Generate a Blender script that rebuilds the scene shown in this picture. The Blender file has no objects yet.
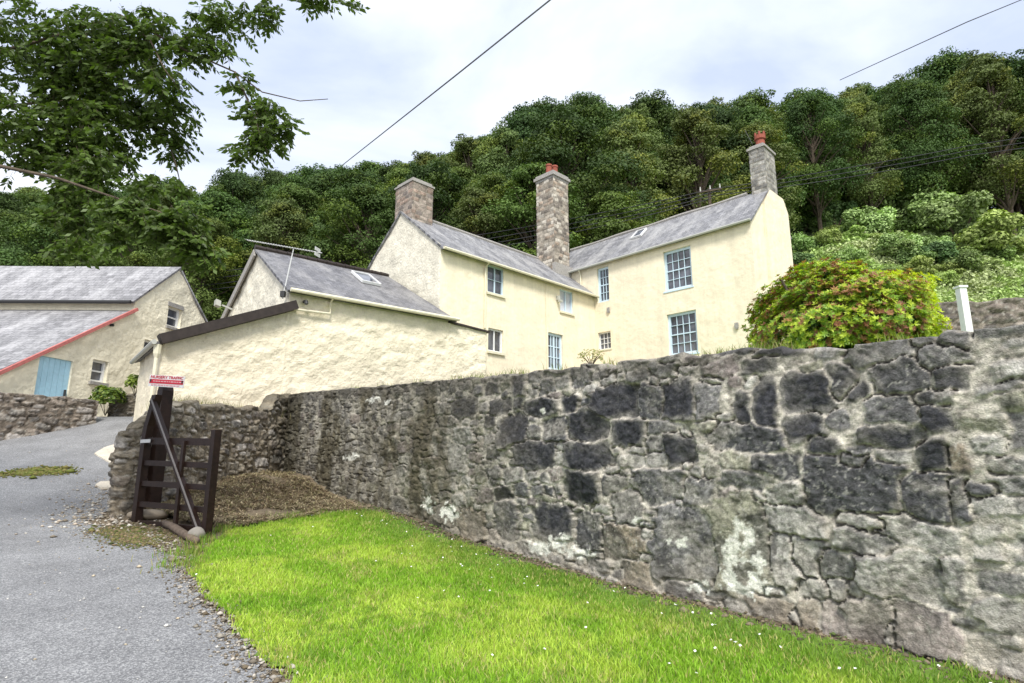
import bpy, math, random
import numpy as np
from mathutils import Vector, Matrix
R = math.radians
rng = np.random.default_rng(7)
random.seed(7)
scene = bpy.context.scene
col = scene.collection

# ------------------------------------------------------------------ camera
CZ = 1.6
F = 600.0
TH = math.atan(124 / 600.0)
cam_d = bpy.data.cameras.new('camera')
cam = bpy.data.objects.new('camera', cam_d)
col.objects.link(cam)
cam.location = (0, 0, CZ)
cam.rotation_euler = (R(90) + TH, 0, 0)
cam_d.sensor_width = 36
cam_d.lens = 36 * F / 1024
cam_d.clip_start = 0.05
cam_d.clip_end = 800
scene.camera = cam
CT, ST = math.cos(TH), math.sin(TH)

def ray(x, y):
    a = (x - 512) / F; b = (341.5 - y) / F
    return np.array([a, CT - b * ST, ST + b * CT])
def at(x, y, Y):
    """world point seen in photo pixel (x, y), at distance Y along +Y"""
    r = ray(x, y)
    return np.array([0, 0, CZ]) + r * Y / r[1]
def to_px(P):
    d = P[1] * CT + (P[2] - CZ) * ST
    u = -P[1] * ST + (P[2] - CZ) * CT
    return 512 + F * P[0] / d, 341.5 - F * u / d

# ------------------------------------------------------------------ noise
def _hash(ix, iy, seed):
    n = (ix.astype(np.int64) * 374761393 + iy.astype(np.int64) * 668265263 + seed * 974634777) & 0x7fffffff
    n = ((n ^ (n >> 13)) * 1274126177) & 0x7fffffff
    n = (n ^ (n >> 16)) & 0x7fffffff
    return n / float(0x7fffffff)
def vn(x, y, seed=0):
    x = np.asarray(x, float); y = np.asarray(y, float)
    x, y = np.broadcast_arrays(x, y)
    ix = np.floor(x); iy = np.floor(y)
    fx = x - ix; fy = y - iy
    fx = fx * fx * (3 - 2 * fx); fy = fy * fy * (3 - 2 * fy)
    a = _hash(ix, iy, seed); b = _hash(ix + 1, iy, seed)
    c = _hash(ix, iy + 1, seed); d = _hash(ix + 1, iy + 1, seed)
    return (a + (b - a) * fx) * (1 - fy) + (c + (d - c) * fx) * fy
def fbm(x, y, seed=0, oct=4, gain=0.5):
    s = 0; a = 1; t = 0
    for i in range(oct):
        s = s + a * vn(np.asarray(x) * 2 ** i + 13.7 * i, np.asarray(y) * 2 ** i + 7.3 * i, seed + i)
        t += a; a *= gain
    return s / t          # 0..1, mean .5
def sst(a, b, x):
    t = np.clip((np.asarray(x, float) - a) / (b - a), 0, 1)
    return t * t * (3 - 2 * t)

# ------------------------------------------------------------------ materials
MATS = {}
def mat(name, color=(.5, .5, .5), rough=.8, attr=None, bumps=(), var=(), spec=.3, metallic=0, transl=None, objrand=0, ramp=None):
    """principled; colour from attribute or constant, multiplied by noise 'var' [(scale, lo, hi)], bumps [(scale, distance)]"""
    m = bpy.data.materials.new(name); m.use_nodes = True
    nt = m.node_tree; N = nt.nodes; L = nt.links
    bs = N['Principled BSDF']
    bs.inputs['Roughness'].default_value = rough
    bs.inputs['Specular IOR Level'].default_value = spec
    bs.inputs['Metallic'].default_value = metallic
    tc = N.new('ShaderNodeTexCoord')
    if attr:
        a = N.new('ShaderNodeAttribute'); a.attribute_name = attr; out = a.outputs['Color']
    else:
        a = N.new('ShaderNodeRGB'); a.outputs[0].default_value = (*color, 1); out = a.outputs[0]
    for vv_ in var:
        sc, lo, hi = vv_[:3]
        n = N.new('ShaderNodeTexNoise'); n.inputs['Scale'].default_value = sc; n.inputs['Detail'].default_value = 5
        n.inputs['Roughness'].default_value = .6
        if len(vv_) > 3:
            mpp = N.new('ShaderNodeMapping'); mpp.inputs['Scale'].default_value = (1, 1, vv_[3]); L.new(tc.outputs['Object'], mpp.inputs[0]); L.new(mpp.outputs[0], n.inputs['Vector'])
        else: L.new(tc.outputs['Object'], n.inputs['Vector'])
        mr = N.new('ShaderNodeMapRange'); mr.inputs[1].default_value = .3; mr.inputs[2].default_value = .7
        mr.inputs[3].default_value = lo; mr.inputs[4].default_value = hi
        L.new(n.outputs['Fac'], mr.inputs[0])
        mx = N.new('ShaderNodeVectorMath'); mx.operation = 'SCALE'
        L.new(out, mx.inputs[0]); L.new(mr.outputs[0], mx.inputs['Scale']); out = mx.outputs[0]
    if objrand:
        oi = N.new('ShaderNodeObjectInfo')
        hs = N.new('ShaderNodeHueSaturation')
        mr = N.new('ShaderNodeMapRange'); mr.inputs[3].default_value = 1 - objrand; mr.inputs[4].default_value = 1 + objrand
        L.new(oi.outputs['Random'], mr.inputs[0]); L.new(mr.outputs[0], hs.inputs['Value'])
        mr2 = N.new('ShaderNodeMapRange'); mr2.inputs[3].default_value = .485; mr2.inputs[4].default_value = .515
        ml = N.new('ShaderNodeMath'); ml.operation = 'MULTIPLY'; ml.inputs[1].default_value = 7.31
        fr = N.new('ShaderNodeMath'); fr.operation = 'FRACT'
        L.new(oi.outputs['Random'], ml.inputs[0]); L.new(ml.outputs[0], fr.inputs[0]); L.new(fr.outputs[0], mr2.inputs[0])
        L.new(mr2.outputs[0], hs.inputs['Hue'])
        L.new(out, hs.inputs['Color']); out = hs.outputs[0]
    L.new(out, bs.inputs['Base Color'])
    prev = None
    for (sc, dist) in bumps:
        n = N.new('ShaderNodeTexNoise'); n.inputs['Scale'].default_value = sc; n.inputs['Detail'].default_value = 6
        L.new(tc.outputs['Object'], n.inputs['Vector'])
        b = N.new('ShaderNodeBump'); b.inputs['Distance'].default_value = dist
        L.new(n.outputs['Fac'], b.inputs['Height'])
        if prev: L.new(prev, b.inputs['Normal'])
        prev = b.outputs[0]
    if prev: L.new(prev, bs.inputs['Normal'])
    if transl:
        t = N.new('ShaderNodeBsdfTranslucent')
        mx = N.new('ShaderNodeVectorMath'); mx.operation = 'MULTIPLY'; mx.inputs[1].default_value = transl[1]
        L.new(out, mx.inputs[0]); L.new(mx.outputs[0], t.inputs['Color'])
        ms = N.new('ShaderNodeMixShader'); ms.inputs[0].default_value = transl[0]
        L.new(bs.outputs[0], ms.inputs[1]); L.new(t.outputs[0], ms.inputs[2])
        L.new(ms.outputs[0], N['Material Output'].inputs['Surface'])
    MATS[name] = m
    return m

mat('render', (.90, .805, .60), .85, var=((.9, .92, 1.04), (2.2, .90, 1.04, .12), (14, .95, 1.03, .08), (7, .95, 1.03), (60, .96, 1.02)), bumps=((3.5, .03), (40, .006)))
mat('rough_render', (.88, .79, .60), .9, var=((1.1, .92, 1.04), (2.5, .88, 1.04, .15), (9, .90, 1.04), (70, .92, 1.04)), bumps=((12, .03), (60, .012)))
mat('white_render', (.91, .85, .69), .9, var=((1.1, .88, 1.05), (3, .84, 1.04, .2), (6, .84, 1.04), (70, .92, 1.04)), bumps=((12, .03), (60, .012)))
mat('barn_render', (.93, .86, .66), .9, var=((1.1, .92, 1.04), (2.5, .92, 1.03, .15), (5, .88, 1.04)), bumps=((7, .04), (40, .012)))
mat('stone', attr='Col', rough=.92, var=((14, .72, 1.22), (70, .7, 1.25)), bumps=((30, .012), (120, .004)), spec=.2)
mat('grass_blade', attr='Col', rough=.6, transl=(.35, (1.5, 1.5, .7)), spec=.25)
mat('leaf', attr='Col', rough=.5, transl=(.3, (1.4, 1.6, .6)), spec=.35)
mat('far_leaf', attr='Col', rough=.65, transl=(.15, (1.2, 1.4, .6)), spec=.2, objrand=.24)
mat('bark', (.11, .085, .06), .9, var=((6, .6, 1.3),), bumps=((20, .03),))
mat('pale_bark', (.35, .33, .29), .9, var=((6, .6, 1.2),), bumps=((20, .02),))
mat('soil', (.20, .155, .10), .95, var=((2, .7, 1.2), (20, .6, 1.3)), bumps=((15, .03), (70, .01)))
mat('hill_floor', (.11, .14, .05), .95, var=((.3, .6, 1.3), (3, .6, 1.3)), bumps=((3, .15),))
mat('turf', (.13, .22, .03), .95, var=((1.5, .7, 1.2), (20, .7, 1.2)), bumps=((30, .02),))
mat('gate_timber', (.020, .010, .007), .5, var=((12, .7, 1.5),), bumps=((60, .003),), spec=.25)
mat('fascia', (.035, .026, .022), .6, var=((8, .7, 1.3),))
mat('blue_paint', (.60, .735, .82), .5, var=((10, .93, 1.04),))
mat('door_blue', (.45, .72, .86), .5, var=((10, .9, 1.04),))
mat('white_paint', (.80, .80, .78), .45, var=((10, .93, 1.03),))
mat('cream_paint', (.76, .71, .53), .5, var=((6, .85, 1.03),))
mat('grey_plastic', (.45, .45, .40), .5)
mat('red_paint', (.52, .17, .15), .6, var=((10, .8, 1.1),))
mat('pot', (.30, .085, .055), .8, var=((15, .7, 1.2),))
mat('sill_stone', (.36, .34, .31), .9, var=((15, .7, 1.2),), bumps=((40, .01),))
mat('glass', (.085, .09, .11), .06, spec=.8, var=((1.6, .25, 1.9),))  # mottled grey tones stand in for reflections, painted into the pane colour
mat('curtain', (.55, .57, .62), .8)
mat('interior', (.10, .05, .03), .8)
mat('metal', (.62, .62, .60), .45, metallic=.2)
mat('dark_metal', (.05, .05, .05), .5, metallic=.3)
mat('cable', (.03, .03, .035), .6)
mat('cable_pale', (.16, .16, .17), .6)
mat('sign_white', (.80, .79, .78), .4)
mat('sign_red', (.60, .035, .06), .4)
mat('sign_pink', (.75, .40, .42), .4)
mat('concrete', (.62, .56, .46), .85, var=((3, .8, 1.1), (30, .8, 1.1)), bumps=((50, .006),))
mat('lit_edge', (.20, .18, .17), .6)
mat('old_timber', (.16, .12, .09), .9, var=((10, .6, 1.2),), bumps=((40, .01),))
mat('pebble', attr='Col', rough=.9, bumps=((80, .004),))
mat('straw', attr='Col', rough=.8)

def slate(name, base, lichen):
    m = bpy.data.materials.new(name); m.use_nodes = True
    nt = m.node_tree; N = nt.nodes; L = nt.links; bs = N['Principled BSDF']
    bs.inputs['Roughness'].default_value = .62; bs.inputs['Specular IOR Level'].default_value = .35
    uv = N.new('ShaderNodeUVMap'); uv.uv_map = 'UVMap'
    br = N.new('ShaderNodeTexBrick')
    br.inputs['Scale'].default_value = 1; br.inputs['Brick Width'].default_value = .24; br.inputs['Row Height'].default_value = .20
    br.inputs['Mortar Size'].default_value = .006; br.inputs['Bias'].default_value = 0
    br.inputs['Color1'].default_value = (*[c * .72 for c in base], 1); br.inputs['Color2'].default_value = (*[c * 1.25 for c in base], 1)
    br.inputs['Mortar'].default_value = (*[c * .35 for c in base], 1)
    L.new(uv.outputs[0], br.inputs['Vector'])
    n1 = N.new('ShaderNodeTexNoise'); n1.inputs['Scale'].default_value = 1.1; n1.inputs['Detail'].default_value = 9; n1.inputs['Roughness'].default_value = .72
    mp = N.new('ShaderNodeMapping'); mp.inputs['Scale'].default_value = (1, .35, 1)
    L.new(uv.outputs[0], mp.inputs[0]); L.new(mp.outputs[0], n1.inputs['Vector'])
    cr = N.new('ShaderNodeValToRGB'); cr.color_ramp.elements[0].position = .46; cr.color_ramp.elements[1].position = .64
    cr.color_ramp.elements[0].color = (0, 0, 0, 1); cr.color_ramp.elements[1].color = (.75, .75, .75, 1)
    L.new(n1.outputs['Fac'], cr.inputs[0])
    mx = N.new('ShaderNodeMix'); mx.data_type = 'RGBA'
    L.new(cr.outputs[0], mx.inputs[0]); L.new(br.outputs['Color'], mx.inputs[6]); mx.inputs[7].default_value = (*lichen, 1)
    n2 = N.new('ShaderNodeTexNoise'); n2.inputs['Scale'].default_value = 14; n2.inputs['Detail'].default_value = 5
    L.new(uv.outputs[0], n2.inputs['Vector'])
    mr = N.new('ShaderNodeMapRange'); mr.inputs[1].default_value = .3; mr.inputs[2].default_value = .7; mr.inputs[3].default_value = .75; mr.inputs[4].default_value = 1.2
    L.new(n2.outputs['Fac'], mr.inputs[0])
    vm = N.new('ShaderNodeVectorMath'); vm.operation = 'SCALE'
    L.new(mx.outputs[2], vm.inputs[0]); L.new(mr.outputs[0], vm.inputs['Scale']); L.new(vm.outputs[0], bs.inputs['Base Color'])
    # slate overlap: saw-tooth height down the slope
    sp = N.new('ShaderNodeSeparateXYZ'); L.new(uv.outputs[0], sp.inputs[0])
    dv = N.new('ShaderNodeMath'); dv.operation = 'DIVIDE'; dv.inputs[1].default_value = .20; L.new(sp.outputs[1], dv.inputs[0])
    fr = N.new('ShaderNodeMath'); fr.operation = 'FRACT'; L.new(dv.outputs[0], fr.inputs[0])
    b1 = N.new('ShaderNodeBump'); b1.inputs['Distance'].default_value = .03; b1.invert = True; L.new(fr.outputs[0], b1.inputs['Height'])
    b2 = N.new('ShaderNodeBump'); b2.inputs['Distance'].default_value = .015; L.new(br.outputs['Color'], b2.inputs['Height']); L.new(b1.outputs[0], b2.inputs['Normal'])
    L.new(b2.outputs[0], bs.inputs['Normal'])
    MATS[name] = m
slate('slate', (.215, .213, .22), (.46, .45, .43))
slate('barn_slate', (.25, .245, .25), (.50, .49, .49))
slate('dark_slate', (.165, .163, .172), (.33, .32, .31))

def asphalt():
    m = bpy.data.materials.new('asphalt'); m.use_nodes = True
    nt = m.node_tree; N = nt.nodes; L = nt.links; bs = N['Principled BSDF']; bs.inputs['Roughness'].default_value = .85
    tc = N.new('ShaderNodeTexCoord')
    vo = N.new('ShaderNodeTexVoronoi'); vo.inputs['Scale'].default_value = 105; L.new(tc.outputs['Object'], vo.inputs['Vector'])
    cr = N.new('ShaderNodeValToRGB'); e = cr.color_ramp.elements
    e[0].position = 0; e[0].color = (.13, .132, .136, 1); e[1].position = 1; e[1].color = (.40, .40, .395, 1)
    e2 = cr.color_ramp.elements.new(.55); e2.color = (.225, .225, .228, 1)
    sp = N.new('ShaderNodeSeparateColor'); L.new(vo.outputs['Color'], sp.inputs[0]); L.new(sp.outputs[0], cr.inputs[0])
    n = N.new('ShaderNodeTexNoise'); n.inputs['Scale'].default_value = 1.1; n.inputs['Detail'].default_value = 9; n.inputs['Roughness'].default_value = .7
    L.new(tc.outputs['Object'], n.inputs['Vector'])
    mr = N.new('ShaderNodeMapRange'); mr.inputs[1].default_value = .3; mr.inputs[2].default_value = .7; mr.inputs[3].default_value = .70; mr.inputs[4].default_value = 1.18
    L.new(n.outputs['Fac'], mr.inputs[0])
    vm = N.new('ShaderNodeVectorMath'); vm.operation = 'SCALE'; L.new(cr.outputs[0], vm.inputs[0]); L.new(mr.outputs[0], vm.inputs['Scale'])
    L.new(vm.outputs[0], bs.inputs['Base Color'])
    b = N.new('ShaderNodeBump'); b.inputs['Distance'].default_value = .006; L.new(vo.outputs['Distance'], b.inputs['Height']); L.new(b.outputs[0], bs.inputs['Normal'])
    MATS['asphalt'] = m
asphalt()

# ------------------------------------------------------------------ object helpers
def tag(o, label=None, cat=None, group=None, kind=None):
    if label: o['label'] = label
    if cat: o['category'] = cat
    if group: o['group'] = group
    if kind: o['kind'] = kind
    return o
def mesh_obj(name, V, Fc, m, parent=None, smooth=False, colr=None, uv=None):
    me = bpy.data.meshes.new(name)
    V = np.asarray(V, dtype=np.float32)
    if isinstance(Fc, np.ndarray):
        nf, k = Fc.shape
        me.vertices.add(len(V)); me.vertices.foreach_set('co', V.ravel())
        me.loops.add(nf * k); me.loops.foreach_set('vertex_index', Fc.astype(np.int32).ravel())
        me.polygons.add(nf); me.polygons.foreach_set('loop_start', np.arange(0, nf * k, k, dtype=np.int32))
        me.update(calc_edges=True)
    else:
        me.from_pydata([tuple(map(float, v)) for v in V], [], [tuple(f) for f in Fc]); me.update()
    if smooth: me.polygons.foreach_set('use_smooth', [True] * len(me.polygons))
    if colr is not None:
        a = me.color_attributes.new('Col', 'FLOAT_COLOR', 'POINT')
        c = np.ones((len(V), 4), np.float32); c[:, :3] = colr; a.data.foreach_set('color', c.ravel())
    if uv is not None:
        l = me.uv_layers.new(name='UVMap')
        li = np.zeros(len(me.loops), np.int32); me.loops.foreach_get('vertex_index', li)
        l.data.foreach_set('uv', np.asarray(uv, np.float32)[li].ravel())
    me.materials.append(MATS[m]); me.validate()
    o = bpy.data.objects.new(name, me); col.objects.link(o)
    if parent:
        o.parent = parent
        o.matrix_parent_inverse = Matrix.Identity(4)
        me.transform(Matrix.Translation(parent.matrix_basis.translation).inverted()) if parent.type == 'EMPTY' and parent.parent is None else None
        if parent.type == 'MESH':
            root = parent
            while root.parent: root = root.parent
            if root.type == 'EMPTY': me.transform(Matrix.Translation(root.matrix_basis.translation).inverted())
    return o
def empty(name, loc, label, cat, group=None):
    o = bpy.data.objects.new(name, None); col.objects.link(o); o.location = tuple(map(float, loc)); o.empty_display_size = .2
    return tag(o, label, cat, group)

class MB:
    def __init__(s): s.v = []; s.f = []
    def add(s, V, Fc):
        b = len(s.v); s.v += [tuple(map(float, p)) for p in V]; s.f += [tuple(i + b for i in f) for f in Fc]
    def box3(s, o, a, b, c):
        """box from corner o with edge vectors a, b, c"""
        o, a, b, c = map(lambda q: np.asarray(q, float), (o, a, b, c))
        if np.dot(np.cross(a, b), c) < 0: a, b = b, a
        V = [o, o + a, o + a + b, o + b, o + c, o + a + c, o + a + b + c, o + b + c]
        s.add(V, [(0, 3, 2, 1), (4, 5, 6, 7), (0, 1, 5, 4), (1, 2, 6, 5), (2, 3, 7, 6), (3, 0, 4, 7)])
    def beam(s, p, q, w, h, up=(0, 0, 1)):
        p = np.asarray(p, float); q = np.asarray(q, float); d = q - p; dn = d / np.linalg.norm(d)
        side = np.cross(dn, up); side /= np.linalg.norm(side); u = np.cross(side, dn)
        s.box3(p - side * w / 2 - u * h / 2, d, side * w, u * h)
    def tube(s, pts, r, n=6):
        pts = [np.asarray(p, float) for p in pts]; k = len(pts)
        rr = r if hasattr(r, '__len__') else [r] * k
        b = len(s.v)
        for i, p in enumerate(pts):
            d = pts[min(i + 1, k - 1)] - pts[max(i - 1, 0)]; d /= (np.linalg.norm(d) + 1e-9)
            a = np.cross(d, (0, 0, 1) if abs(d[2]) < .9 else (1, 0, 0)); a /= np.linalg.norm(a); c = np.cross(d, a)
            for j in range(n):
                t = 2 * math.pi * j / n
                s.v.append(tuple(p + (a * math.cos(t) + c * math.sin(t)) * rr[i]))
        for i in range(k - 1):
            for j in range(n):
                s.f.append((b + i * n + j, b + i * n + (j + 1) % n, b + (i + 1) * n + (j + 1) % n, b + (i + 1) * n + j))
        s.f.append(tuple(b + j for j in range(n))[::-1]); s.f.append(tuple(b + (k - 1) * n + j for j in range(n)))
    def build(s, name, m, parent=None, smooth=False): return mesh_obj(name, s.v, s.f, m, parent, smooth)

def grid_faces(nr, nc, mask=None):
    idx = np.arange(nr * nc).reshape(nr, nc)
    f = np.stack([idx[:-1, :-1], idx[:-1, 1:], idx[1:, 1:], idx[1:, :-1]], -1).reshape(-1, 4)
    return f if mask is None else f[mask.reshape(-1)]

# ------------------------------------------------------------------ terrain
WP1 = np.array([2.90, 4.16]); WAZ = R(129.68)
WE = np.array([math.cos(WAZ), math.sin(WAZ)])          # along the retaining wall, right to left
WN = np.array([-WE[1], WE[0]]) * -1                      # behind the wall
if WN[1] < 0: WN = -WN
def front_h(x, y):
    x = np.asarray(x, float); y = np.asarray(y, float)
    z = .09 * y
    k = .011 * sst(-5.3, -9.5, x)
    yy = np.clip(y - 6, 0, 11.3)
    z = z + k * yy ** 2
    z = z - .14 * np.exp(-((y - 7.0) / 2.4) ** 2) * sst(-3.0, -1.0, x)
    z = np.where(y > 17.3, z - .07 * np.minimum(y - 17.3, 8), z)
    return z
def hill_h(x, y):
    x = np.asarray(x, float); y = np.asarray(y, float)
    t = x / np.maximum(y, 1)
    sl = .36 + .16 * sst(-.45, 0, t) + .13 * sst(.2, .6, t)
    base = 4.6 + 2.0 * sst(0.25, .6, t)
    yy = np.clip(y - 29.5, 0, 34)
    z = base + sl * yy + .06 * np.clip(y - 63.5, 0, 200)
    return z + (fbm(x * .12, y * .12, 5) - .5) * 3.0 * sst(29, 36, y)
def H(x, y):
    t = sst(24, 31, y)
    return front_h(x, np.minimum(y, 30)) * (1 - t) + hill_h(x, y) * t

def terrain(name, xs, ys, m, kind='structure', off=0.0):
    X, Y = np.meshgrid(xs, ys)
    Z = H(X, Y) + off
    o = mesh_obj(name, np.stack([X, Y, Z], -1).reshape(-1, 3), grid_faces(len(ys), len(xs)), m, smooth=True)
    return tag(o, kind=kind)
xs = np.concatenate([np.linspace(-160, -16, 40)[:-1], np.arange(-16, 14, .25), np.linspace(14, 160, 40)])
terrain('ground', xs, np.concatenate([np.linspace(-60, -2, 16)[:-1], np.arange(-2, 31.01, .25)]), 'soil')
terrain('hillside', np.linspace(-160, 160, 161), np.concatenate([np.linspace(31, 80, 40), np.linspace(83, 260, 20)]), 'hill_floor')

def inside(poly, X, Y):
    r = np.zeros(X.shape, bool); n = len(poly)
    for i in range(n):
        x1, y1 = poly[i]; x2, y2 = poly[(i + 1) % n]
        c = ((y1 > Y) != (y2 > Y)) & (X < (x2 - x1) * (Y - y1) / (y2 - y1 + 1e-12) + x1)
        r ^= c
    return r
def sheet(name, poly, m, off, step=.12, wob=.06):
    """ground-following sheet, ragged edges"""
    P = np.array(poly); xs = np.arange(P[:, 0].min(), P[:, 0].max() + step, step); ys = np.arange(P[:, 1].min(), P[:, 1].max() + step, step)
    X, Y = np.meshgrid(xs, ys)
    xc = X[:-1, :-1] + step / 2; yc = Y[:-1, :-1] + step / 2
    wx = (fbm(xc * 2.2, yc * 2.2, 3) - .5) * wob * 4; wy = (fbm(xc * 2.2 + 9, yc * 2.2, 4) - .5) * wob * 4
    mk = inside(poly, xc + wx, yc + wy)
    Z = H(X, Y) + off
    f = grid_faces(len(ys), len(xs), mk)
    used, inv = np.unique(f, return_inverse=True)
    V = np.stack([X, Y, Z], -1).reshape(-1, 3)[used]
    return mesh_obj(name, V, inv.reshape(f.shape), m, smooth=True)
DRIVE = [(-.3, -6), (-.75, 1.5), (-1.0, 3.0), (-1.4, 3.9), (-2.14, 4.82), (-3.15, 6.1), (-4.1, 7.3), (-5.2, 8.3), (-6.0, 8.8), (-6.6, 10.5), (-7.3, 11.8), (-8.3, 13.4),
         (-8.7, 14.2), (-11.0, 17.6), (-13, 21), (-13, 30), (-30, 30), (-30, -6)]
tag(sheet('drive', DRIVE, 'asphalt', .012, .10, .05), kind='structure')
LAWN = [(-.9, -3), (-.72, 1.5), (-.95, 3.0), (-1.33, 3.86), (-2.05, 4.82), (-3.15, 6.18), (-3.5, 7.2), (-3.7, 8.3), (-3.1, 9.25), (-2.55, 9.75),
        (-2.2, 9.9), (2.9, 3.95), (7, -1), (7, -3)]
tag(sheet('lawn', LAWN, 'turf', .018, .08, .05), kind='structure')

# ------------------------------------------------------------------ stone walls
TYP = {'D': (.050, .050, .056), 'M': (.20, .192, .185), 'L': (.40, .38, .34), 'P': (.32, .272, .25), 'G': (.29, .28, .21), 'B': (.28, .235, .175)}
def stone_wall(name, path, zb, zt, stones, thick, samples, nrow, seed, fill_size, palette, mortar, joint=.012, relief=.03, stain=None, endcap=False, grow=1.34):
    """path(s)->(x,y),(nx,ny) outward; stones: list (s, z, half_w, half_h, angle, rgb)"""
    rg = np.random.default_rng(seed)
    S = samples; s0, s1 = S[0], S[-1]
    st = list(stones)
    zmin = min(zb(S)); zmax = max(zt(S))
    cen = [(a[0], a[1], a[2], a[3]) for a in st]
    ntry = int((s1 - s0) * (zmax - zmin) / (fill_size[0] * fill_size[1]) * 6)
    for _ in range(ntry):
        s = rg.uniform(s0 - .1, s1 + .1); z = rg.uniform(zmin, zmax + .1)
        k = rg.uniform(.55, 1.5)
        a = fill_size[0] * k * rg.uniform(.75, 1.4); b = fill_size[1] * k * rg.uniform(.75, 1.15)
        ok = True
        for (cs, cz, ca, cb) in cen:
            if abs(s - cs) > ca + a: continue
            if (abs(s - cs) / (ca + a * .95)) ** 3 + (abs(z - cz) / (cb + b * .95)) ** 3 < 1: ok = False; break
        if ok:
            cc = palette[rg.choice(len(palette))]
            st.append((s, z, a, b, rg.normal(0, .10), tuple(np.array(cc) * rg.uniform(.8, 1.2)))); cen.append((s, z, a, b))
    A = np.array([(a[0], a[1], a[2], a[3], a[4]) for a in st]); CC = np.array([a[5] for a in st])
    hh = rg.uniform(.45, 1.0, len(st)); tx = rg.normal(0, .10, len(st)); tz = rg.normal(0, .10, len(st))
    order = np.argsort(A[:, 0]); A = A[order]; CC = CC[order]; hh = hh[order]
    n = len(S); T = np.linspace(0, 1, nrow)
    Z = zb(S)[None, :] + (zt(S) - zb(S))[None, :] * T[:, None]; SS = np.broadcast_to(S[None, :], Z.shape)
    wS = SS + (fbm(SS * 5, Z * 5, seed + 1) - .5) * .10 + (fbm(SS * 16, Z * 16, seed + 2, 4) - .5) * .045
    wZ = Z + (fbm(SS * 5 + 40, Z * 5, seed + 3) - .5) * .08 + (fbm(SS * 16 + 40, Z * 16, seed + 4, 4) - .5) * .04
    disp = np.zeros(Z.shape); C = np.zeros(Z.shape + (3,))
    amax = A[:, 2].max() + .45
    step = 24
    for c0 in range(0, n, step):
        c1 = min(n, c0 + step)
        a = wS[:, c0:c1].ravel(); b = wZ[:, c0:c1].ravel()
        sel = np.where(np.abs(A[:, 0] - S[(c0 + c1 - 1) // 2]) < amax + abs(S[c1 - 1] - S[c0]))[0]
        q = A[sel]; ca, sa = np.cos(q[:, 4]), np.sin(q[:, 4])
        dx = a[:, None] - q[None, :, 0]; dz = b[:, None] - q[None, :, 1]
        u = np.abs(dx * ca + dz * sa) / q[:, 2]; v = np.abs(-dx * sa + dz * ca) / q[:, 3]
        mt = 3.2 + 4.5 * _hash(sel, sel * 0, seed + 50)[None, :]; d = (u ** mt + v ** mt) ** (1 / mt)
        if d.shape[1] < 2: continue
        i2 = np.argpartition(d, 1, axis=1)[:, :2]
        dd = np.take_along_axis(d, i2, 1); sw = dd[:, 0] > dd[:, 1]
        i1 = np.where(sw, i2[:, 1], i2[:, 0]); d1 = dd.min(1); d2 = dd.max(1)
        bm = np.minimum(q[i1, 2], q[i1, 3])
        e = np.minimum((grow - d1) * bm, (d2 - d1) * bm * .55) - joint * (.2 + 1.1 * fbm(a * 3.3, b * 3.3, seed + 13, 3))
        nz = fbm(a * 9, b * 9, seed + 9, 3) - .5
        inn = sst(-.004, .012, e + nz * .012)
        h = relief * hh[sel][i1] * sst(0, .013, e) + (tx[sel][i1] * dx[np.arange(len(a)), i1] + tz[sel][i1] * dz[np.arange(len(a)), i1]) * inn
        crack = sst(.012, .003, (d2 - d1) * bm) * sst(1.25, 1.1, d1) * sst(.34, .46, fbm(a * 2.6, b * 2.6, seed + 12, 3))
        h = h - crack * .05
        cs = CC[sel][i1]
        # lichen-dark hearts fading to grey rims on the dark stones
        lum = cs.mean(1); dark = sst(.09, .06, lum)
        rim = np.array([.235, .222, .195])
        fr = (1 - sst(-.012, .035, (1.06 - d1) * bm + nz * .09)) * dark * .8
        cs = cs * (1 - fr[:, None]) + rim * fr[:, None]
        # blotches on mid stones
        bl = sst(.50, .64, fbm(a * 4.5 + 3, b * 4.5, seed + 20, 4)) * (1 - dark) * .62
        cs = cs * (1 - bl[:, None]) + np.array([.065, .064, .066]) * bl[:, None]
        mo = np.array(mortar) * (0.72 + .56 * fbm(a * 14, b * 14, seed + 21, 3))[:, None]
        cc = mo * (1 - inn[:, None]) + cs * inn[:, None]; ck_ = crack[:, None] * .6  # crack darkening in the colour: soil plus painted-in shade
        # lime mortar smeared over stone faces
        sm = sst(.50, .68, fbm(a * 4.1 + 11, b * 5.0, seed + 30, 5)) * .42 * (1 - dark * .75)
        cc = cc * (1 - sm[:, None]) + np.array(mortar) * .85 * sm[:, None]
        cc = cc * (.22 + 1.56 * fbm(a * 26, b * 30, seed + 22, 5))[:, None]
        fl = sst(.66, .74, fbm(a * 38, b * 38, seed + 33, 3)) * .5 * (1 - dark * .85); cc = cc * (1 - fl[:, None]) + np.array([.50, .48, .42]) * fl[:, None]
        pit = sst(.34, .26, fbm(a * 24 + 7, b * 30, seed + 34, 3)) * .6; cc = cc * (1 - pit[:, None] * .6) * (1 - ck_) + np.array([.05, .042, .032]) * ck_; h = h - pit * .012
        disp[:, c0:c1] = h.reshape(nrow, -1); C[:, c0:c1] = cc.reshape(nrow, -1, 3)
    disp += (fbm(SS * 16, Z * 16, seed + 40, 4) - .5) * .022 + (fbm(SS * 5, Z * 5, seed + 42, 3) - .5) * .02 + (fbm(SS * 30, Z * 40, seed + 43, 3) - .5) * .014 + (fbm(SS * 1.2, Z * 1.2, seed + 41, 2) - .5) * .10
    if stain is not None: C = stain(SS, Z, C)
    PX, NX = path(S)
    X = PX[None, :, 0] + NX[None, :, 0] * disp; Y = PX[None, :, 1] + NX[None, :, 1] * disp
    V = [np.stack([X, Y, Z], -1).reshape(-1, 3)]; Cs = [C.reshape(-1, 3)]
    # top courses: three rows going back
    back = PX - NX * thick
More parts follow.
